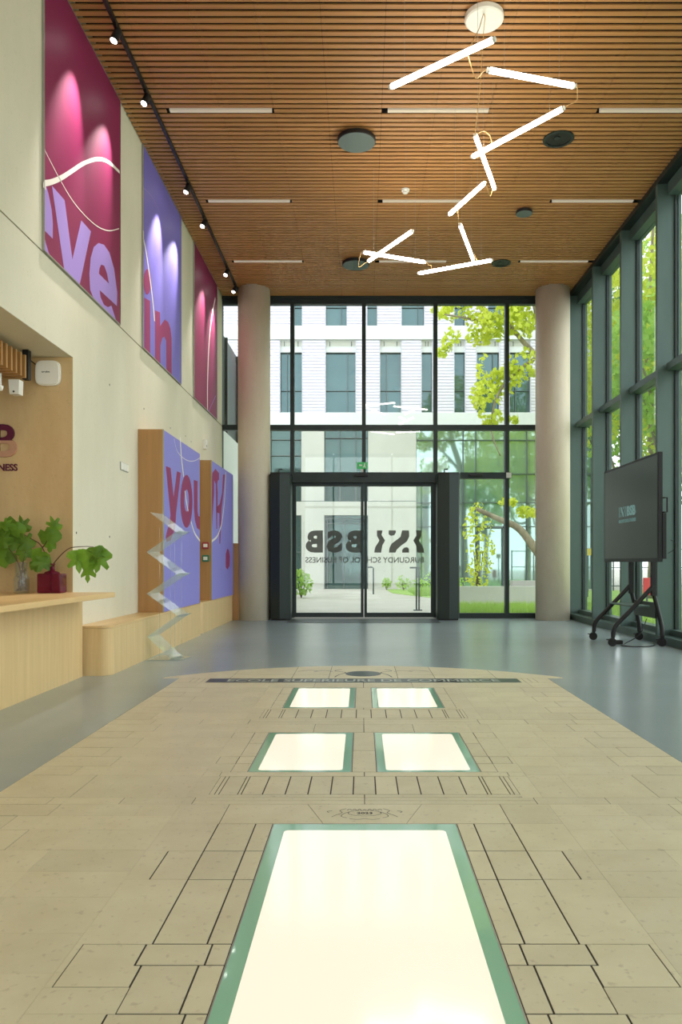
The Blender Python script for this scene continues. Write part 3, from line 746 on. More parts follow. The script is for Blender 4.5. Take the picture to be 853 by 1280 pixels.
pp(b2, [(585,360),(597,360),(591,440),(576,570),(568,785),(563,785),(563,600),(552,595),(545,585),(548,560),(565,540),(580,470)], lp2)
pp(b2, [(612,815),(620,822),(627,860),(625,920),(612,945),(602,930),(602,850)], lp2)
for t, pts, w, lim in ((b1,[(321,130),(328,250),(337,330),(342,375)],.04,lp1),(b1,[(350,460),(358,520),(370,585)],.035,lp1),(b1,[(388,650),(410,720),(446,772)],.03,lp1),
                  (b1,[(283,140),(300,210),(330,250),(370,275),(410,275),(446,255)],.008,lp1),(b2,[(508,775),(545,745),(565,700),(580,640),(595,500),(601,345)],.035,lp2)):
    print_line('painted_line', t, pts, w, 'white_ink', cp, lim, X=XP)
for py, m, lab in ((682,'fire_red','small red and white fire call point on the oak side of the TH panel'),(698,'call_green','small green door release button on the oak side of the TH panel')):
    p = P(257.5, py, 11.215); t = thing('call_point', lab, 'call point', (p.x,11.21,p.z))
    obj('housing', B(p.x-.05,p.x+.05,11.18,11.219,p.z-.05,p.z+.05,bev=.008), m, t)
    obj('button', B(p.x-.03,p.x+.03,11.17,11.182,p.z-.025,p.z+.025,bev=.004), 'white_paint', t)
struct(obj('trim_4', B(-2.5,-2.13,13.14,13.5,0,1.33), 'oak_dark'))
p = PX(155,584,XL); t = thing('light_switch', 'row of three white switches on the pale concrete wall', 'switch', (XL,p.y,p.z))
obj('switch_frame', B(XL+.0005,XL+.006,p.y-.135,p.y+.135,p.z-.043,p.z+.043), 'alu_edge', t)
for k in (-1,0,1): obj('switch_rocker', B(XL+.006,XL+.014,p.y+k*.088-.038,p.y+k*.088+.038,p.z-.038,p.z+.038,bev=.003), 'white_paint', t)
p = PX(254.5,555.5,XL); t = thing('wall_sensor', 'small white sensor box on the pale wall above the gap between the violet panels', 'sensor', (XL,p.y,p.z))
obj('sensor_body', B(XL+.0005,XL+.05,p.y-.06,p.y+.06,p.z-.075,p.z+.075,bev=.008), 'white_paint', t); obj('sensor_window', B(XL+.0495,XL+.053,p.y-.02,p.y+.02,p.z-.045,p.z-.01), 'alu_edge', t)

# ------------------------------------------------------------------ niche: logo, access point, slat baffles, warm lamps
NE = NYE-.004
def NP(x, y): v = P(x, y, NE); return v.x, v.z
lg = thing('wall_logo', 'raised plum-coloured school logo letters on the warm-lit niche wall', 'logo', (NP(-20,550)[0],NE,NP(0,571)[1]))
mat('plum', L(96,28,62), .25, spec=.6); mat('plum_pale', L(196,150,126), .18, spec=.7)
xb, zb = NP(22.3,571.6); xa, zt = NP(-15,530.6)
lw = .205
for k, ch in enumerate(('B','S','B')):
    x0 = xb-lw-(2-k)*(lw+.03)
    h = zt-zb
    bm = text_bm(ch, lw, h, lambda u,v,d: Vector((x0+u, NE-.001-d, zb+v)), .022, .02)
    top = bm.copy()
    bmesh.ops.bisect_plane(top, geom=top.verts[:]+top.edges[:]+top.faces[:], plane_co=(0,0,zb+h*.5), plane_no=(0,0,-1), clear_outer=True)
    bmesh.ops.bisect_plane(bm, geom=bm.verts[:]+bm.edges[:]+bm.faces[:], plane_co=(0,0,zb+h*.5), plane_no=(0,0,1), clear_outer=True)
    obj('logo_letter', top, 'plum', lg); obj('logo_letter_lower', bm, 'plum_pale', lg)
z0 = NP(0,588.8)[1]; z1 = NP(0,579.9)[1]
obj('logo_caption', text_bm('BURGUNDY SCHOOL OF BUSINESS', 1.22, z1-z0, lambda u,v,d: Vector((xb-1.22+u, NE-.001-d, z0+v)), .022, .008), 'plum', lg)
cx, cz = NP(61.3,467.2)
t = thing('wifi_access_point', 'rounded square white wifi access point high on the warm-lit niche wall', 'access point', (cx,NE,cz-.11))
f = lambda u,v,a: Vector((cx+u, a, cz+v))
def squircle(r, n=40):
    out = []
    for i in range(n):
        a = 2*math.pi*i/n; c, s = math.cos(a), math.sin(a); out.append((r*math.copysign(abs(c)**.5,c), r*math.copysign(abs(s)**.5,s)))
    return out
bm = NB(); prism(bm, squircle(.108), f, NE-.03, NE-.006); prism(bm, squircle(.1), f, NE-.045, NE-.03); obj('cover', bm, 'white_paint', t)
obj('mount', B(cx-.06,cx+.06,NE-.006,NE-.0005,cz-.06,cz+.06), 'alu_edge', t)
obj('maker_lettering', text_bm('aruba', .07, .014, lambda u,v,d: Vector((cx-.045+u, NE-.046-d, cz+v)), .02, .001), 'ink', t)
obj('data_cable', tube(NB(), spline([(cx-.1,NE-.02,cz+.07),(cx-.16,NE-.06,cz+.12),(cx-.2,NE-.12,cz+.16),(cx-.2,NE-.12,NZ-.003)]), .005), 'black', t)
bf = thing('slat_baffle', 'hanging oak slat baffle under the niche soffit', 'slat baffle', (-3.6,5.6,NZ-.003))
bm_ = NB(); box(bm_, -4.7,-2.8,-.013,.013,0,.19); bme = bpy.data.meshes.new('baffle_slat'); bm_.to_mesh(bme); bm_.free(); bme.materials.append(MATS['oak_dark'])
for k in range(22): link_mesh('baffle_slat', bme, bf, (3.6, 6.32-.083*k-5.6, 2.535-(NZ-.003)))
obj('hanger_bar', B(-3.4,-3.36,4.5,6.36,2.725,NZ-.003), 'black', bf)
obj('end_bracket', B(-2.84,-2.79,6.345,6.40,2.53,NZ-.003), 'black', bf)
p = P(18.5,484,6.3); t = thing('wall_bracket_device', 'small white wedge-shaped device under the oak slat baffle', 'device', (p.x,6.3,p.z))
obj('wedge', prism(NB(), [(-.045,.06),(.045,.06),(.04,-.06),(-.035,-.06)], lambda u,v,a: Vector((p.x+u,a,p.z+v)), 6.28, 6.36), 'white_paint', t); obj('sensor_eye', cyl(NB(), (p.x,6.276,p.z-.04), (p.x,6.282,p.z-.04), .008, n=10), 'black', t)
p2_ = P(0,484,6.2); t = thing('dome_camera', 'white dome fitting beneath the oak slat baffle', 'dome', (p2_.x,6.2,p2_.z))
obj('dome', lathe(NB(), [(.008,-.03),(.02,-.025),(.026,0),(.026,.012)], p2_, 20), 'white_paint', t, smooth=True); obj('dome_stem', cyl(NB(), p2_+Vector((0,0,.012)), (p2_.x,p2_.y,2.55), .012, n=10), 'white_paint', t)
for y in (2.2,3.6,5.0):
    tag(obj('niche_downlight', cyl(NB(), (-3.95 if y < 0 else -2.72,y,NZ-.02), (-3.95 if y < 0 else -2.72,y,NZ-.004), .06, n=20), 'niche_light'), 'small warm round downlight under the niche soffit', 'downlight', 'warm downlights in the niche')

# bottle, vase and fig branches on the desk
DT = .742
mb = P(65,741,6.38); bx_ = mb.x
bt = thing('glass_bottle', 'square dark red glass bottle with short neck on the reception desk', 'bottle', (bx_,6.38,DT))
bm = NB(); box(bm, bx_-.1,bx_+.1,6.31,6.45,DT+.001,DT+.165,bev=.012); obj('bottle_body', bm, 'red_glass', bt)
obj('bottle_shoulder', lathe(NB(), [(.07,.16),(.055,.178),(.024,.188),(.02,.235),(.026,.238),(.026,.248)], (bx_,6.38,DT), 24), 'red_glass', bt, smooth=True)
vx = P(27,741,6.4).x
vs = thing('clear_vase', 'clear glass vase full of roots and twigs beside the red bottle', 'vase', (vx,6.4,DT))
obj('vase_body', lathe(NB(), [(.06,.001),(.064,.01),(.064,.12),(.052,.15),(.05,.26),(.047,.26),(.047,.15),(.06,.118),(.06,.014)], (vx,6.4,DT), 28), 'clear_vase', vs, smooth=True)
def leaf_mesh(name, lobes, m='fig_leaf'):
    bm = NB(); n = len(lobes); ctr = bm.verts.new((0,.02,0)); ring = []
    for a, r in lobes:
        t = math.radians(a); x = r*math.sin(t); y = .45+r*math.cos(t)
        ring.append(bm.verts.new((x, y, -.35*x*x+.05*math.sin(9*t)-.12*(y-.3)**2)))
    c2 = bm.verts.new((0,.45,.06))
    for i in range(n):
        j = (i+1) % n
        bm.faces.new([c2, ring[i], ring[j]])
    bm.verts.remove(ctr)
    bmesh.ops.subdivide_edges(bm, edges=bm.edges, cuts=1, smooth=.4)
    me = bpy.data.meshes.new(name); bm.to_mesh(me); bm.free(); me.materials.append(MATS[m])
    for p in me.polygons: p.use_smooth = True
    return me
LF = [leaf_mesh('fig_leaf', [(0,.6),(14,.42),(26,.26),(45,.5),(62,.48),(82,.25),(108,.45),(128,.46),(150,.42),(180,.34),(210,.42),(232,.46),(252,.45),(278,.25),(298,.48),(315,.5),(334,.26),(346,.42)]),
      leaf_mesh('fig_leaf', [(0,.58),(22,.46),(36,.34),(56,.46),(80,.4),(110,.4),(140,.42),(180,.36),(220,.42),(250,.4),(280,.4),(304,.46),(324,.34),(338,.46)])]
def QP(x, y, Y=6.38): return P(x/5.687, 640+y/5.687, Y)
def branch(label, stems, leaves, group=None):
    base = QP(*stems[0][0]); t = thing('fig_branch', label, 'branch', base, group)
    for s in stems:
        pts = [QP(q[0], q[1], 6.38+(q[2] if len(q) > 2 else 0)) for q in s]; n = len(spline(pts,4))
        obj('stem', tube(NB(), spline(pts,4), [.006-.0035*i/(n-1) for i in range(n)], 7), 'twig', t)
    for (x, y, s, ang, tilt) in leaves:
        sz = s/5.687*6.38/F*1.25
        c = QP(x, y, 6.38+random.uniform(-.05,.05))
        M = Matrix.Rotation(math.radians(-ang),4,'Y') @ Matrix.Rotation(math.radians(90+tilt),4,'X') @ Matrix.Rotation(random.uniform(-.4,.4),4,'Y')
        o = link_mesh('leaf', random.choice(LF), t); M2 = Matrix.Translation(c-wloc(t)) @ M @ Matrix.Scale(sz,4) @ Matrix.Translation((0,-.45,0)); o.matrix_local = M2
branch('fig branch leaning over the desk end with hanging pale green leaves', [[(367,560),(367,460),(372,385),(430,310),(490,260,-.02),(550,248,-.05),(620,245,-.05),(665,248,-.05)]],
       [(555,330,150,190,15),(600,320,130,175,-15),(625,410,130,178,10),(675,300,120,190,-10),(712,330,150,165,12),(720,285,90,140,0)])
branch('fig branch rising from the red bottle with upright lobed leaves', [[(360,560),(360,460),(352,365),(320,290),(285,230),(240,200),(180,165),(100,75)],[(300,255),(330,215),(340,170)]],
       [(385,95,100,20,10),(320,170,110,-70,10),(382,175,110,40,-10),(358,230,85,170,0),(160,100,110,10,15),(270,325,140,-80,20),(310,360,120,100,30),(245,378,80,200,0)])
branch('fig branch standing in the clear vase with dark lobed leaves', [[(155,560),(150,480),(140,390),(100,310),(40,230)],[(150,480),(160,380),(180,290),(190,200)]],
       [(75,150,170,0,10),(20,190,130,-40,0),(15,300,150,200,15),(80,330,80,30,0),(185,215,120,30,0),(172,280,110,170,10),(40,90,80,-50,0),(110,220,100,160,20),(130,130,110,60,10)])
bm = NB()
for k in range(9):
    a = random.uniform(0,6.28); pts = [Vector((vx+random.uniform(-.04,.04),6.4+random.uniform(-.03,.03),DT+.02+.03*j)) for j in range(random.randint(4,7))]
    tube(bm, spline(pts,4), .005, 6)
tag(obj('root_bundle', bm, 'root'), 'brown tangle of roots inside the clear vase', 'roots')

# ------------------------------------------------------------------ acrylic zigzag stand
zs = thing('brochure_stand', 'clear acrylic zigzag brochure stand in front of the oak bench', 'brochure stand', (-2.02,8.0,0), rz=0)
ZYc = 7.9
zz = [(195.8,642),(227,666),(191.4,690.7),(228,718),(191.4,742),(229,769),(192,795),(220.4,822)]
zp = [P(x, y, ZYc) for x, y in zz]; th = .006
for i in range(len(zp)-1):
    a, b = zp[i], zp[i+1]
    d = (b-a); d.y = 0; d.normalize(); n = Vector((-d.z,0,d.x)) if d.x > 0 else Vector((d.z,0,-d.x))
    bm = NB()
    pr = [(a.x,a.z),(b.x,b.z),(b.x+n.x*th,b.z+n.z*th),(a.x+n.x*th,a.z+n.z*th)]
    prism(bm, pr, lambda u,v,s_: Vector((u+.25*(s_-ZYc), s_, v)), ZYc-.12, ZYc+.12)
    tray = obj('tray', bm, 'acrylic', zs)
    if i % 2 == 0 and i > 0 or i == 0:
        bm = NB(); q = b+Vector((-.02,0,-.012)); prism(bm, [(q.x-.002,q.z),(q.x+.05,q.z+.03),(q.x+.053,q.z+.026),(q.x+.002,q.z-.004)], lambda u,v,s_: Vector((u+.25*(s_-ZYc), s_, v)), ZYc-.12, ZYc+.12)
        obj('lip', bm, 'acrylic', tray)
for dx, dy in ((-.08,-.1),(-.02,.1),(.07,-.08),(.1,.09)):
    obj('support_wire', cyl(NB(), (-2.0+dx,ZYc+dy,.01), (-2.0+dx,ZYc+dy,1.36), .0022, n=6), 'acrylic', zs)
bm = NB(); prism(bm, [(-2.205,7.70),(-1.84,7.76),(-1.80,8.0),(-2.0,8.2),(-2.16,8.1)], lambda u,v,a: Vector((u,v,a)), .0, .008); obj('base_plate', bm, 'acrylic', zs)

# ------------------------------------------------------------------ display on a wheeled cart
XSN = 3.30; SY0_, SY1_ = 8.46, 10.36; SZ0, SZ1 = 1.005, 2.235
cart = thing('display_cart', 'large dark touch display on a black four-wheeled cart by the window wall', 'display', (3.3,9.41,0))
obj('display_case', B(XSN,XSN+.05,SY0_,SY1_,SZ0,SZ1,bev=.006), 'black', cart)
scr = obj('display_screen', B(XSN-.002,XSN+.004,SY0_+.03,SY1_-.03,SZ0+.045,SZ1-.03), 'screen', cart)
def SP(x, y):
    v = PX(750+x/8.28, 560+y/8.28, XSN-.002); return v.y, v.z
ya, zt_ = SP(285,575); yb_, zb_ = SP(372,690)
XT = XSN-.003
# on this face the far end is on the viewer's left, so u runs towards the viewer
yl, zl = SP(282,695); yr, zr = SP(373,690); ztp = SP(373,572)[1]
obj('screen_lettering', text_bm('BSB', yl-yr, (ztp-zr)*.92, lambda u,v,d: Vector((XT-d, yl-u, zr+v)), .05, .001), 'screen_logo', scr)
ya, za = SP(200,745); yc, zc2 = SP(375,722)
obj('screen_caption', text_bm('BURGUNDY SCHOOL OF BUSINESS', ya-yc, .042, lambda u,v,d: Vector((XT-d, ya-u, zr-.075+v)), .015, .001), 'screen_logo', scr)
def mark(pts):
    pts = [(SP(200,0)[0]-(SP(200,0)[0]-SP(272,0)[0])*u, zr+(ztp-zr)*.92*v) for u, v in pts]
    obj('screen_emblem', prism(NB(), pts, lambda u,v,a: Vector((a,u,v)), XT, XT-.001), 'screen_logo', scr)
mark([(0,1),(.12,1),(.1,.75),(.18,.52),(.1,.3),(.12,0),(0,0),(.02,.3),(.08,.5),(.02,.75)])
mark([(.26,1),(.38,1),(.7,.3),(.72,0),(.6,0),(.28,.7)]); mark([(.26,.25),(.36,.25),(.38,0),(.26,0)]); mark([(.62,1),(.72,1),(.72,.75),(.62,.75)])
mark([(1,1),(.88,1),(.9,.75),(.82,.52),(.9,.3),(.88,0),(1,0),(.98,.3),(.92,.5),(.98,.75)])
obj('rear_housing', B(XSN+.05,XSN+.12,8.7,10.1,1.2,2.05), 'black', cart)
bm = NB(); tube(bm, [(XSN+.045,8.455,1.72),(XSN+.09,8.44,1.72),(XSN+.09,8.44,1.56),(XSN+.045,8.455,1.56)], .01); obj('side_handle', bm, 'black', cart)
obj('side_strip', B(XSN+.045,XSN+.085,8.45,8.5,1.04,1.55), 'black', cart)
obj('signal_cable', tube(NB(), spline([(XSN+.1,8.45,1.1),(XSN+.17,8.43,1.15),(XSN+.18,8.44,1.22),(XSN+.13,8.45,1.25)]), .0035), 'black', cart)
XPo = 3.47
for yf in (9.05, 9.80):
    tag_ = 'side_frame'
    fr = obj(tag_, B(XPo-.03,XPo+.03,yf-.025,yf+.025,.60,1.75,bev=.006), 'black', cart)
    bm = tube(NB(), spline([(XPo,yf,.72),(3.35,yf,.59),(3.15,yf,.38),(3.04,yf,.27),(3.0,yf,.2),(2.99,yf,.11)],5), .026, 10); obj('front_leg', bm, 'black', fr, smooth=True)
    bm = tube(NB(), spline([(XPo,yf,.66),(3.49,yf,.56),(3.54,yf,.36),(3.57,yf,.22),(3.575,yf,.11)],5), .026, 10); obj('rear_leg', bm, 'black', fr, smooth=True)
    for xw in (2.985,3.575):
        cst = obj('caster', cyl(NB(), (xw-.005,yf-.013,.05), (xw-.005,yf+.013,.05), .05, n=24), 'black_rubber', fr)
        obj('caster_fork', B(xw-.018,xw+.018,yf-.02,yf+.02,.075,.115,bev=.005), 'black', cst)
        obj('brake_lever', B(xw-.075,xw-.03,yf-.008,yf+.008,.075,.085), 'black', cst)
obj('cross_shelf', B(3.18,3.44,9.075,9.775,.47,.485), 'fin_metal', cart)
obj('cross_panel', B(3.50,3.52,9.075,9.775,.33,.52), 'dark_metal', cart)
obj('mount_bar', B(3.43,3.46,8.9,9.95,1.5,1.56), 'black', cart)
tag(obj('power_cable', tube(NB(), spline([(3.52,9.4,.3),(3.4,9.3,.12),(3.2,9.25,.012),(3.1,9.05,.008),(3.3,8.95,.008),(3.5,9.1,.008),(3.6,9.4,.02)],8), .006), 'black'), 'thin black power cable looped on the floor under the display cart', 'cable')
pa = thing('power_adapter', 'small black power plug on the floor under the display cart', 'plug', (3.13,9.3,0))
obj('plug_body', B(3.08,3.18,9.25,9.33,0,.05,bev=.012), 'black_rubber', pa); obj('plug_cuff', cyl(NB(), (3.05,9.29,.028), (3.085,9.29,.028), .018, n=12), 'alu_edge', pa)

# ------------------------------------------------------------------ outside: ground, lawns
gr = struct(obj('ground_outside', B(-60,80,13.86,110,-.3,-.02), 'ext_paving'))
obj('lawn_strip', B(4.1,7.5,-20,13.86,-.3,-.015), 'lawn', gr); obj('side_ground', B(7.5,80,-40,13.86,-.3,-.02), 'ext_paving', gr)
def lawn(pl, z=-.004): obj('lawn_patch', prism(NB(), pl, lambda u,v,a: Vector((u,v,a)), -.02, z), 'lawn', gr)
lawn([(1.75,14.0),(16,14.0),(16,17.4),(1.75,17.4)]); lawn([(2.6,20.5),(2.9,20.5),(2.9,28.5),(.9,28.5),(1.0,25),(1.9,22)]); lawn([(-3.0,20),(-1.9,20.5),(-2.1,25),(-4,27)])
lawn([(4.2,18.5),(30,18.5),(30,27.5),(4.2,27.5)])
def tufts(name, region, n, h, seed, label):
    rr = random.Random(seed); V = []; Fc = []
    x0,x1,y0,y1 = region
    for i in range(n):
        x, y = rr.uniform(x0,x1), rr.uniform(y0,y1); a = rr.uniform(0,6.28); hh = h*rr.uniform(.5,1.2); w = .008
        dx, dy = math.cos(a), math.sin(a); k = len(V)
        V += [(x-dy*w,y+dx*w,-.01),(x+dy*w,y-dx*w,-.01),(x+dx*hh*.4,y+dy*hh*.4,hh)]; Fc.append((k,k+1,k+2))
    me = bpy.data.meshes.new(name); me.from_pydata(V,[],Fc); me.materials.append(MATS['blade'])
    o = bpy.data.objects.new(name, me); C.objects.link(o); tag(o, label, 'grass', kind='stuff')
tufts('grass_blades', (1.8,6,14.1,17.2), 9000, .16, 3, 'loose grass growing in front of the low concrete planter')
tufts('grass_blades', (4.2,7.0,4,13.8), 9000, .12, 4, 'short grass along the outside of the window wall')
tufts('grass_blades', (1.6,2.8,22.5,26.6), 3000, .22, 5, 'grass bed beside the pale path by the opposite building')
# planter walls
pw = thing('planter_wall', 'low pale concrete planter wall outside the fixed glazing', 'planter', (5,17.8,-.02))
obj('planter_side', B(1.95,5.0,17.6,17.9,-.02,.44), 'ext_concrete', pw); obj('planter_step', B(3.6,5.0,18.2,18.5,-.02,.56), 'ext_concrete', pw)
# handrails
for (px, py0, py1, Yr, wd, lab) in ((467,709,742,24.4,.1,'thin dark handrail post by the wall of the opposite building'),(522.5,710,762,16.1,.22,'dark double handrail post beside the lawn just outside the door')):
    a = P(px,py0,Yr); b = P(px,py1,Yr); t = thing('handrail', lab, 'handrail', (a.x,Yr,-.02))
    zt_ = a.z
    if wd < .15:
        obj('rail', tube(NB(), [(a.x,Yr,-.02),(a.x,Yr,zt_-.03),(a.x-.04,Yr,zt_),(a.x-.3,Yr,zt_)], .025), 'ext_dark', t)
    else:
        obj('post', B(a.x-.045,a.x-.01,Yr-.03,Yr+.03,-.02,zt_), 'ext_dark', t); obj('post', B(a.x+.01,a.x+.045,Yr-.03,Yr+.03,-.02,zt_), 'ext_dark', t)
        obj('rail', B(a.x-.17,a.x+.05,Yr-.03,Yr+.03,zt_-.01,zt_+.025), 'ext_dark', t); obj('foot_plate', B(a.x-.09,a.x+.09,Yr-.07,Yr+.07,-.02,.0), 'ext_dark', t)

# neighbouring wing seen through the corner pane
nw = thing('neighbour_wing', 'white rendered wing with dark glazed upper storey seen through the corner pane', 'building', (-3.4,18,0))
obj('base_wall', B(-4.2,-2.62,14.1,24,0,3.5), 'ext_white', nw); obj('dark_glazing', B(-4.2,-2.75,14.1,22,3.5,5.5), 'ext_dark', nw)
for y in (15.2,16.6,18.0,19.4): obj('glazing_bar', B(-2.76,-2.7,y,y+.06,3.5,5.5), 'black', nw)

# ------------------------------------------------------------------ opposite building
BY = 29.0
K = F/BY
bX = lambda x: (x-VX)/K
bZ = lambda y: CH+(VY-y)/K
ob = thing('opposite_building', 'white ribbed-clad building with concrete ground floor across the forecourt', 'building', (0,BY+4,-.02))
def bb(name, x0, x1, ytop, ybot, y0, y1, m, parent=None): return obj(name, B(bX(x0),bX(x1),BY+y0,BY+y1,bZ(ybot),bZ(ytop)), m, parent or ob)
obj('core', B(bX(120),bX(742),BY+.35,BY+9,-.02,15.5), 'ext_dark', ob)
for (a, b) in ((408,424.5),(516.5,531.5)): bb('floor_band', 120, 742, a, b, -.06, .35, 'ext_white')
obj('floor_band', B(bX(120),bX(742),BY-.06,BY+.35,12.9,13.4), 'ext_white', ob); obj('parapet', B(bX(120),bX(742),BY-.1,BY+.35,14.8,15.6), 'ext_white', ob)
up_w = [(180,218),(250,277),(300,327),(350,378),(407,445),(475,502),(527,541),(568,582),(596,625),(637,664),(690,728)]
top_w = [(170,200),(240,262),(305,338),(365,378),(407,434),(459,472),(502,531),(568,582),(610,640),(690,720)]
def ribs(x0, x1, ytop, ybot):
    X0, X1, z0, z1 = bX(x0), bX(x1), bZ(ybot), bZ(ytop)
    if X1-X0 < .05: return
    bm = NB(); n = max(2, round((z1-z0)/.115)); h = (z1-z0)/n
    prof = [(BY+.2, z0)]
    for i in range(n):
        z = z0+i*h; prof += [(BY+.0, z+h*.02),(BY+.0, z+h*.62),(BY+.035, z+h*.68),(BY+.035, z+h*.98)]
    prof.append((BY+.2, z1))
    A = [bm.verts.new((X0,y,z)) for y,z in prof]; D = [bm.verts.new((X1,y,z)) for y,z in prof]
    for i in range(len(prof)-1): bm.faces.new([A[i],D[i],D[i+1],A[i+1]])
    bmesh.ops.recalc_face_normals(bm, faces=bm.faces)
    if sum(f.normal.y*f.calc_area() for f in bm.faces) > 0: bmesh.ops.reverse_faces(bm, faces=bm.faces)
    for y in (0,1):
        xx = (X0,X1)[y]; box(bm, xx-.012, xx+.012, BY+.0, BY+.3, z0, z1)
    obj('ribbed_cladding', bm, 'ext_clad', ob)
def storey(ws, ytop, ybot, vent):
    xs = [120]+[v for w in ws for v in w]+[742]
    for i in range(0, len(xs), 2): ribs(xs[i], xs[i+1], ytop, ybot)
    for k, (a, b) in enumerate(ws):
        wt = ytop+(15 if vent else 0)
        wd = bb('window', a, b, wt, ybot, .22, .30, 'ext_glass')
        fw = .7
        bb('window_frame', a, a+fw, wt, ybot, .12, .24, 'ext_frame', wd); bb('window_frame', b-fw, b, wt, ybot, .12, .24, 'ext_frame', wd); bb('window_frame', a, b, wt, wt+fw, .12, .24, 'ext_frame', wd)
        bb('window_frame', a, b, ybot-1, ybot, .0, .24, 'ext_white', wd)
        if b-a > 24:
            s = a+(b-a)*(.72 if k % 2 == 0 else .3); bb('window_frame', s, s+fw, wt, ybot, .14, .24, 'ext_frame', wd)
        bb('window_frame', a, b, wt+(ybot-wt)*.62, wt+(ybot-wt)*.62+.6, .15, .24, 'ext_frame', wd)
        if vent:
            v = bb('vent_panel', a, b, ytop, wt, .1, .3, 'ext_white'); bb('vent_slot', a+.6, b-.6, ytop+1.5, ytop+7.5, .09, .12, 'ext_concrete', v)
            bb('vent_slot', a+5, a+5.8, ytop+1.5, ytop+7.5, .07, .12, 'ext_frame', v); bb('vent_slot', b-5.8, b-5, ytop+1.5, ytop+7.5, .07, .12, 'ext_frame', v)
storey(up_w, 424.5, 516.5, True); storey(top_w, 326, 408, True)
# ground storey: concrete piers, glazing, portal
for (a, b, yt, yb2) in ((120,338,531.5,737),(377,405.5,531.5,737),(460.5,520.5,531.5,737),(338,377,627,644),(405.5,460.5,627,644)):
    bb('concrete_pier', a, b, yt, yb2, -.02, .35, 'ext_concrete')
for y in (626.5,): 
    for a, b in ((377,405.5),(460.5,520.5)): bb('pour_joint', a, b, y-.4, y+.4, -.022, -.015, 'ext_frame')
def gwin(a, b, yt, yb2, bars=(), rows_=(), m='ext_glass_dark'):
    w = bb('ground_window', a, b, yt, yb2, .2, .3, m)
    for x in bars: bb('window_frame', x-.5, x+.5, yt, yb2, .1, .22, 'ext_frame', w)
    for y in rows_: bb('window_frame', a, b, y-.5, y+.5, .1, .22, 'ext_frame', w)
    bb('window_frame', a, a+.8, yt, yb2, .1, .22, 'ext_frame', w); bb('window_frame', b-.8, b, yt, yb2, .1, .22, 'ext_frame', w)
    return w
gwin(338,377,531.5,627,(364,),(549,569)); gwin(405.5,460.5,531.5,627,(425,445),(547,)); gwin(338,377,644,737,(358,),(690,))
gwin(405.5,460.5,644,737,(409,430,452),(648,654))
gwin(520.5,742,531.5,737,(545,580,596,632,660,700),(549.5,592,628,658,), 'ext_glass_sky_tint')
bb('glass_door_frame', 597, 600, 658, 737, .02, .2, 'ext_frame'); bb('glass_door_frame', 629, 632, 658, 737, .02, .2, 'ext_frame'); bb('glass_door_frame', 597, 632, 658, 660.5, .02, .2, 'ext_frame')

# ------------------------------------------------------------------ trees and shrubs
LEAF2 = [(0,-.5),(.22,-.28),(.5,-.18),(.32,.02),(.42,.32),(.16,.26),(0,.55),(-.16,.26),(-.42,.32),(-.32,.02),(-.5,-.18),(-.22,-.28)]
LEAF1 = [(0,-.5),(.3,-.1),(.2,.3),(0,.5),(-.2,.3),(-.3,-.1)]
def foliage(name, blobs, n, size, m, parent, seed, shape=LEAF2, droop=.3):
    rr = random.Random(seed); V = []; Fc = []
    tot = sum((b[3]*b[4]*b[5])**.7 for b in blobs)
    for bx0, by0, bz0, rx, ry, rz in blobs:
        for i in range(int(n*(rx*ry*rz)**.7/tot)):
            while True:
                u, v, w = rr.uniform(-1,1), rr.uniform(-1,1), rr.uniform(-1,1); q = u*u+v*v+w*w
                if .12 < q < 1: break
            c = Vector((bx0+u*rx, by0+v*ry, bz0+w*rz))
            if noise.noise(c*1.6+Vector((seed,0,0))) < -.08: continue
            s = size*rr.uniform(.6,1.25)
            R = mathutils.Euler((rr.gauss(1.0,.6), rr.gauss(0,.5), rr.uniform(0,6.28))).to_matrix()
            k = len(V)
            for lx, ly in shape: V.append(c+R @ Vector((lx*s, ly*s, -.25*s*(lx*lx+ly*ly))))
            Fc.append(tuple(range(k, k+len(shape))))
    me = bpy.data.meshes.new(name); me.from_pydata([tuple(v-wloc(parent)) for v in V],[],Fc); me.materials.append(MATS[m])
    o = bpy.data.objects.new(name, me); C.objects.link(o); o.parent = parent; o['kind'] = 'stuff'
    return o
def tree(name, label, base, limbs, blobs, n, size, m, seed, group=None, cat='tree'):
    t = thing(name, label, cat, base, group)
    for i, (pts, r0, r1) in enumerate(limbs):
        sp = spline(pts, 5); k = len(sp)
        obj('trunk' if i == 0 else 'branch', tube(NB(), sp, [r0+(r1-r0)*j/(k-1) for j in range(k)], 10), 'bark', t, smooth=True)
    foliage('foliage', blobs, n, size, m, t, seed)
    return t
T0 = P(706,752,19.5); YT = 19.5
def TP(x, y, dy=0): return P(x, y, YT+dy)
base = Vector((5.25, YT, -.02))
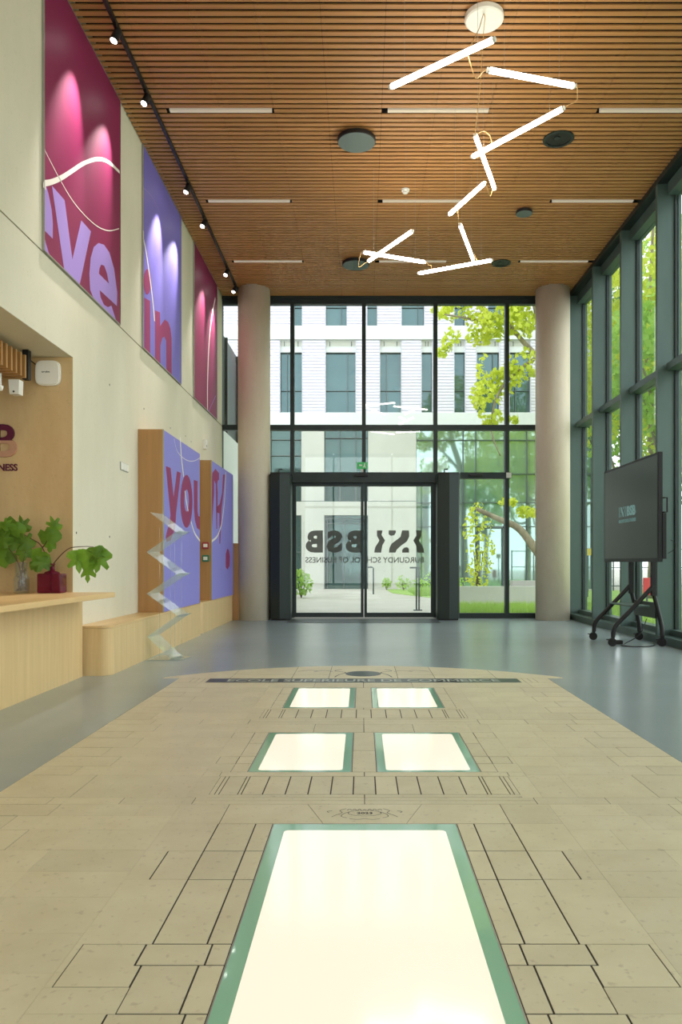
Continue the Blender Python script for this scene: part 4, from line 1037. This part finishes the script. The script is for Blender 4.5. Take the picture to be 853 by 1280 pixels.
tree('plane_tree', 'leaning plane tree with yellow-green leaves outside the glass facade', base,
     [([base,(5.22,YT,1.2),(5.15,YT,3.2),TP(700,480),TP(672,380),TP(668,280)],.24,.1),
      ([(5.2,YT,.6),TP(690,715),TP(668,684),TP(648,660),TP(622,648),TP(596,636)],.15,.05),
      ([TP(700,480),TP(672,446),TP(655,428),TP(636,406),TP(610,390),TP(590,360)],.08,.03),
      ([TP(625,400),TP(612,396),TP(600,401),TP(580,397),TP(556,393)],.045,.02),([TP(672,446),TP(640,470),TP(620,500),TP(615,540),TP(626,570)],.05,.015)],
     [(*TP(575,386),.75,.6,.3),(*TP(552,385),.3,.4,.22),(*TP(600,412),.55,.6,.4),(*TP(563,425),.28,.3,.3),(*TP(553,440),.15,.2,.14),(*TP(640,405),.7,.8,.6),(*TP(620,460),.5,.6,.45),(*TP(655,455),.45,.5,.4),
      (*TP(608,495),.42,.5,.4),(*TP(630,475),.5,.5,.4),(*TP(612,522),.36,.4,.22),(*TP(640,525),.2,.2,.15),(*TP(660,640),.3,.4,.15),(*TP(635,628),.25,.3,.12),(*TP(660,385),.7,.9,.7),(*TP(620,330),1.6,1.2,.8),(*TP(700,300),1.8,1.6,1.3),(*TP(745,380),1.2,1.4,1.4),(*TP(740,470),.8,1.0,1.0)],
     13000, .135, 'leaf_yellow', 11)
specs = [((8.1,21.2),12.0,2.1,'leaf_yellow','round yellow-green tree on the lawn seen between the window fins'),
         ((6.9,15.8),8.6,1.5,'leaf_green','small bright green tree close outside the window wall beside the corner column'),
         ((10.9,26.4),14.5,2.5,'leaf_green','tall bright green tree behind the display cart'),
         ((14.6,32.0),16,2.9,'leaf_yellow','broad pale tree standing farther back across the lawn'),
         ((14.2,40.0),18,3.2,'leaf_dark','tall darker green tree beyond the corner of the opposite building'),
         ((21.8,42.5),19,3.6,'leaf_green','wide green tree at the far edge of the lawn'),
         ((9.3,18.0),11,1.9,'leaf_yellow','pale leafy tree outside the window bay behind the display')]
for i, ((x,y),h,r,m,lab) in enumerate(specs):
    b = Vector((x,y,-.02)); rr = random.Random(50+i)
    limbs = [([b,(x+.05,y,h*.25),(x-.1,y+.1,h*.55),(x+.05,y,h*.9)],.16,.03)]
    blobs = [(x,y,h*.62,r*.75,r*.75,h*.3)]
    for k in range(6):
        a = 6.283*k/6+rr.uniform(-.4,.4); zz0 = h*rr.uniform(.2,.5); ex_ = Vector((x+math.cos(a)*r*.8, y+math.sin(a)*r*.8, zz0+h*rr.uniform(.12,.3)))
        limbs.append(([(x,y,zz0),((x+ex_.x)/2,(y+ex_.y)/2,zz0+.25),ex_],.07,.02)); blobs.append((ex_.x,ex_.y,ex_.z,r*.55,r*.55,h*.16))
    tree('garden_tree', lab, b, limbs, blobs, int(760*h), .17 if h < 13 else .22, m, 60+i, 'trees on the lawn')
def shrub(name, label, c, r, h, n, size, m, seed):
    t = thing(name, label, 'shrub', (c[0],c[1],-.02))
    bm = NB()
    for k in range(4):
        a = 1.57*k+.3; tube(bm, [(c[0],c[1],-.02),(c[0]+.3*r*math.cos(a),c[1]+.3*r*math.sin(a),h*.5)], .012, 5)
    obj('stem', bm, 'twig', t)
    foliage('foliage', [(c[0],c[1],h*.55,r,r,h*.5)], n, size, m, t, seed, LEAF1)
shrub('leafy_shrub','low green shrub with brown mulch outside the door by the dark pod',(-1.75,21.8),.35,.75,420,.13,'leaf_green',71)
shrub('leafy_shrub','slender yellow-green shrub behind the low concrete planter',(3.15,20.6),.45,2.6,700,.12,'leaf_yellow',72)
for k, (x, y, r, h) in enumerate(((1.5,27.6,.3,.5),(2.1,27.2,.32,.45),(2.6,27.8,.4,.6),(.9,28.25,.2,.4),(3.4,27.5,.3,.5))):
    shrub('bedding_plant',('low bedding plant on the grass strip in front of the opposite concrete wall','second low bedding plant from the thin handrail','large bedding plant at the corner of the opposite glazing','smallest bedding plant close to the thin handrail post','low bedding plant in front of the opposite glazing')[k],(x,y),r,h,160,.1,'leaf_green',80+k); 
for o in C.objects:
    if o.name.startswith('bedding_plant'): o['group'] = 'bedding plants along the opposite wall'
fe = thing('mesh_fence', 'thin grey metal fence along the lawn outside the window wall', 'fence', (10,24,-.02))
for k in range(14): obj('fence_post', B(6.2+k*.9-.02,6.2+k*.9+.02,26.9,26.94,-.02,1.5), 'ext_frame', fe)
for z in (.15,.8,1.45): obj('fence_rail', B(6.2,18,26.905,26.935,z,z+.03), 'ext_frame', fe)
for (px, py, Yr, w, h, m, lab) in ((809.5,733,18.5,.2,.42,'sign_red','red notice board on a post outside behind the display cart'),(735,690,22,.2,.2,'sign_yellow','small yellow sign on a post outside beside the corner column')):
    c = P(px,py,Yr); t = thing('garden_sign', lab, 'sign', (c.x,Yr,-.02))
    obj('board', B(c.x-w/2*1.0,c.x+w/2,Yr-.01,Yr+.01,c.z-h/2,c.z+h/2), m, t); obj('post', B(c.x-.02,c.x+.02,Yr+.01,Yr+.04,-.02,c.z+h/2), 'ext_frame', t)
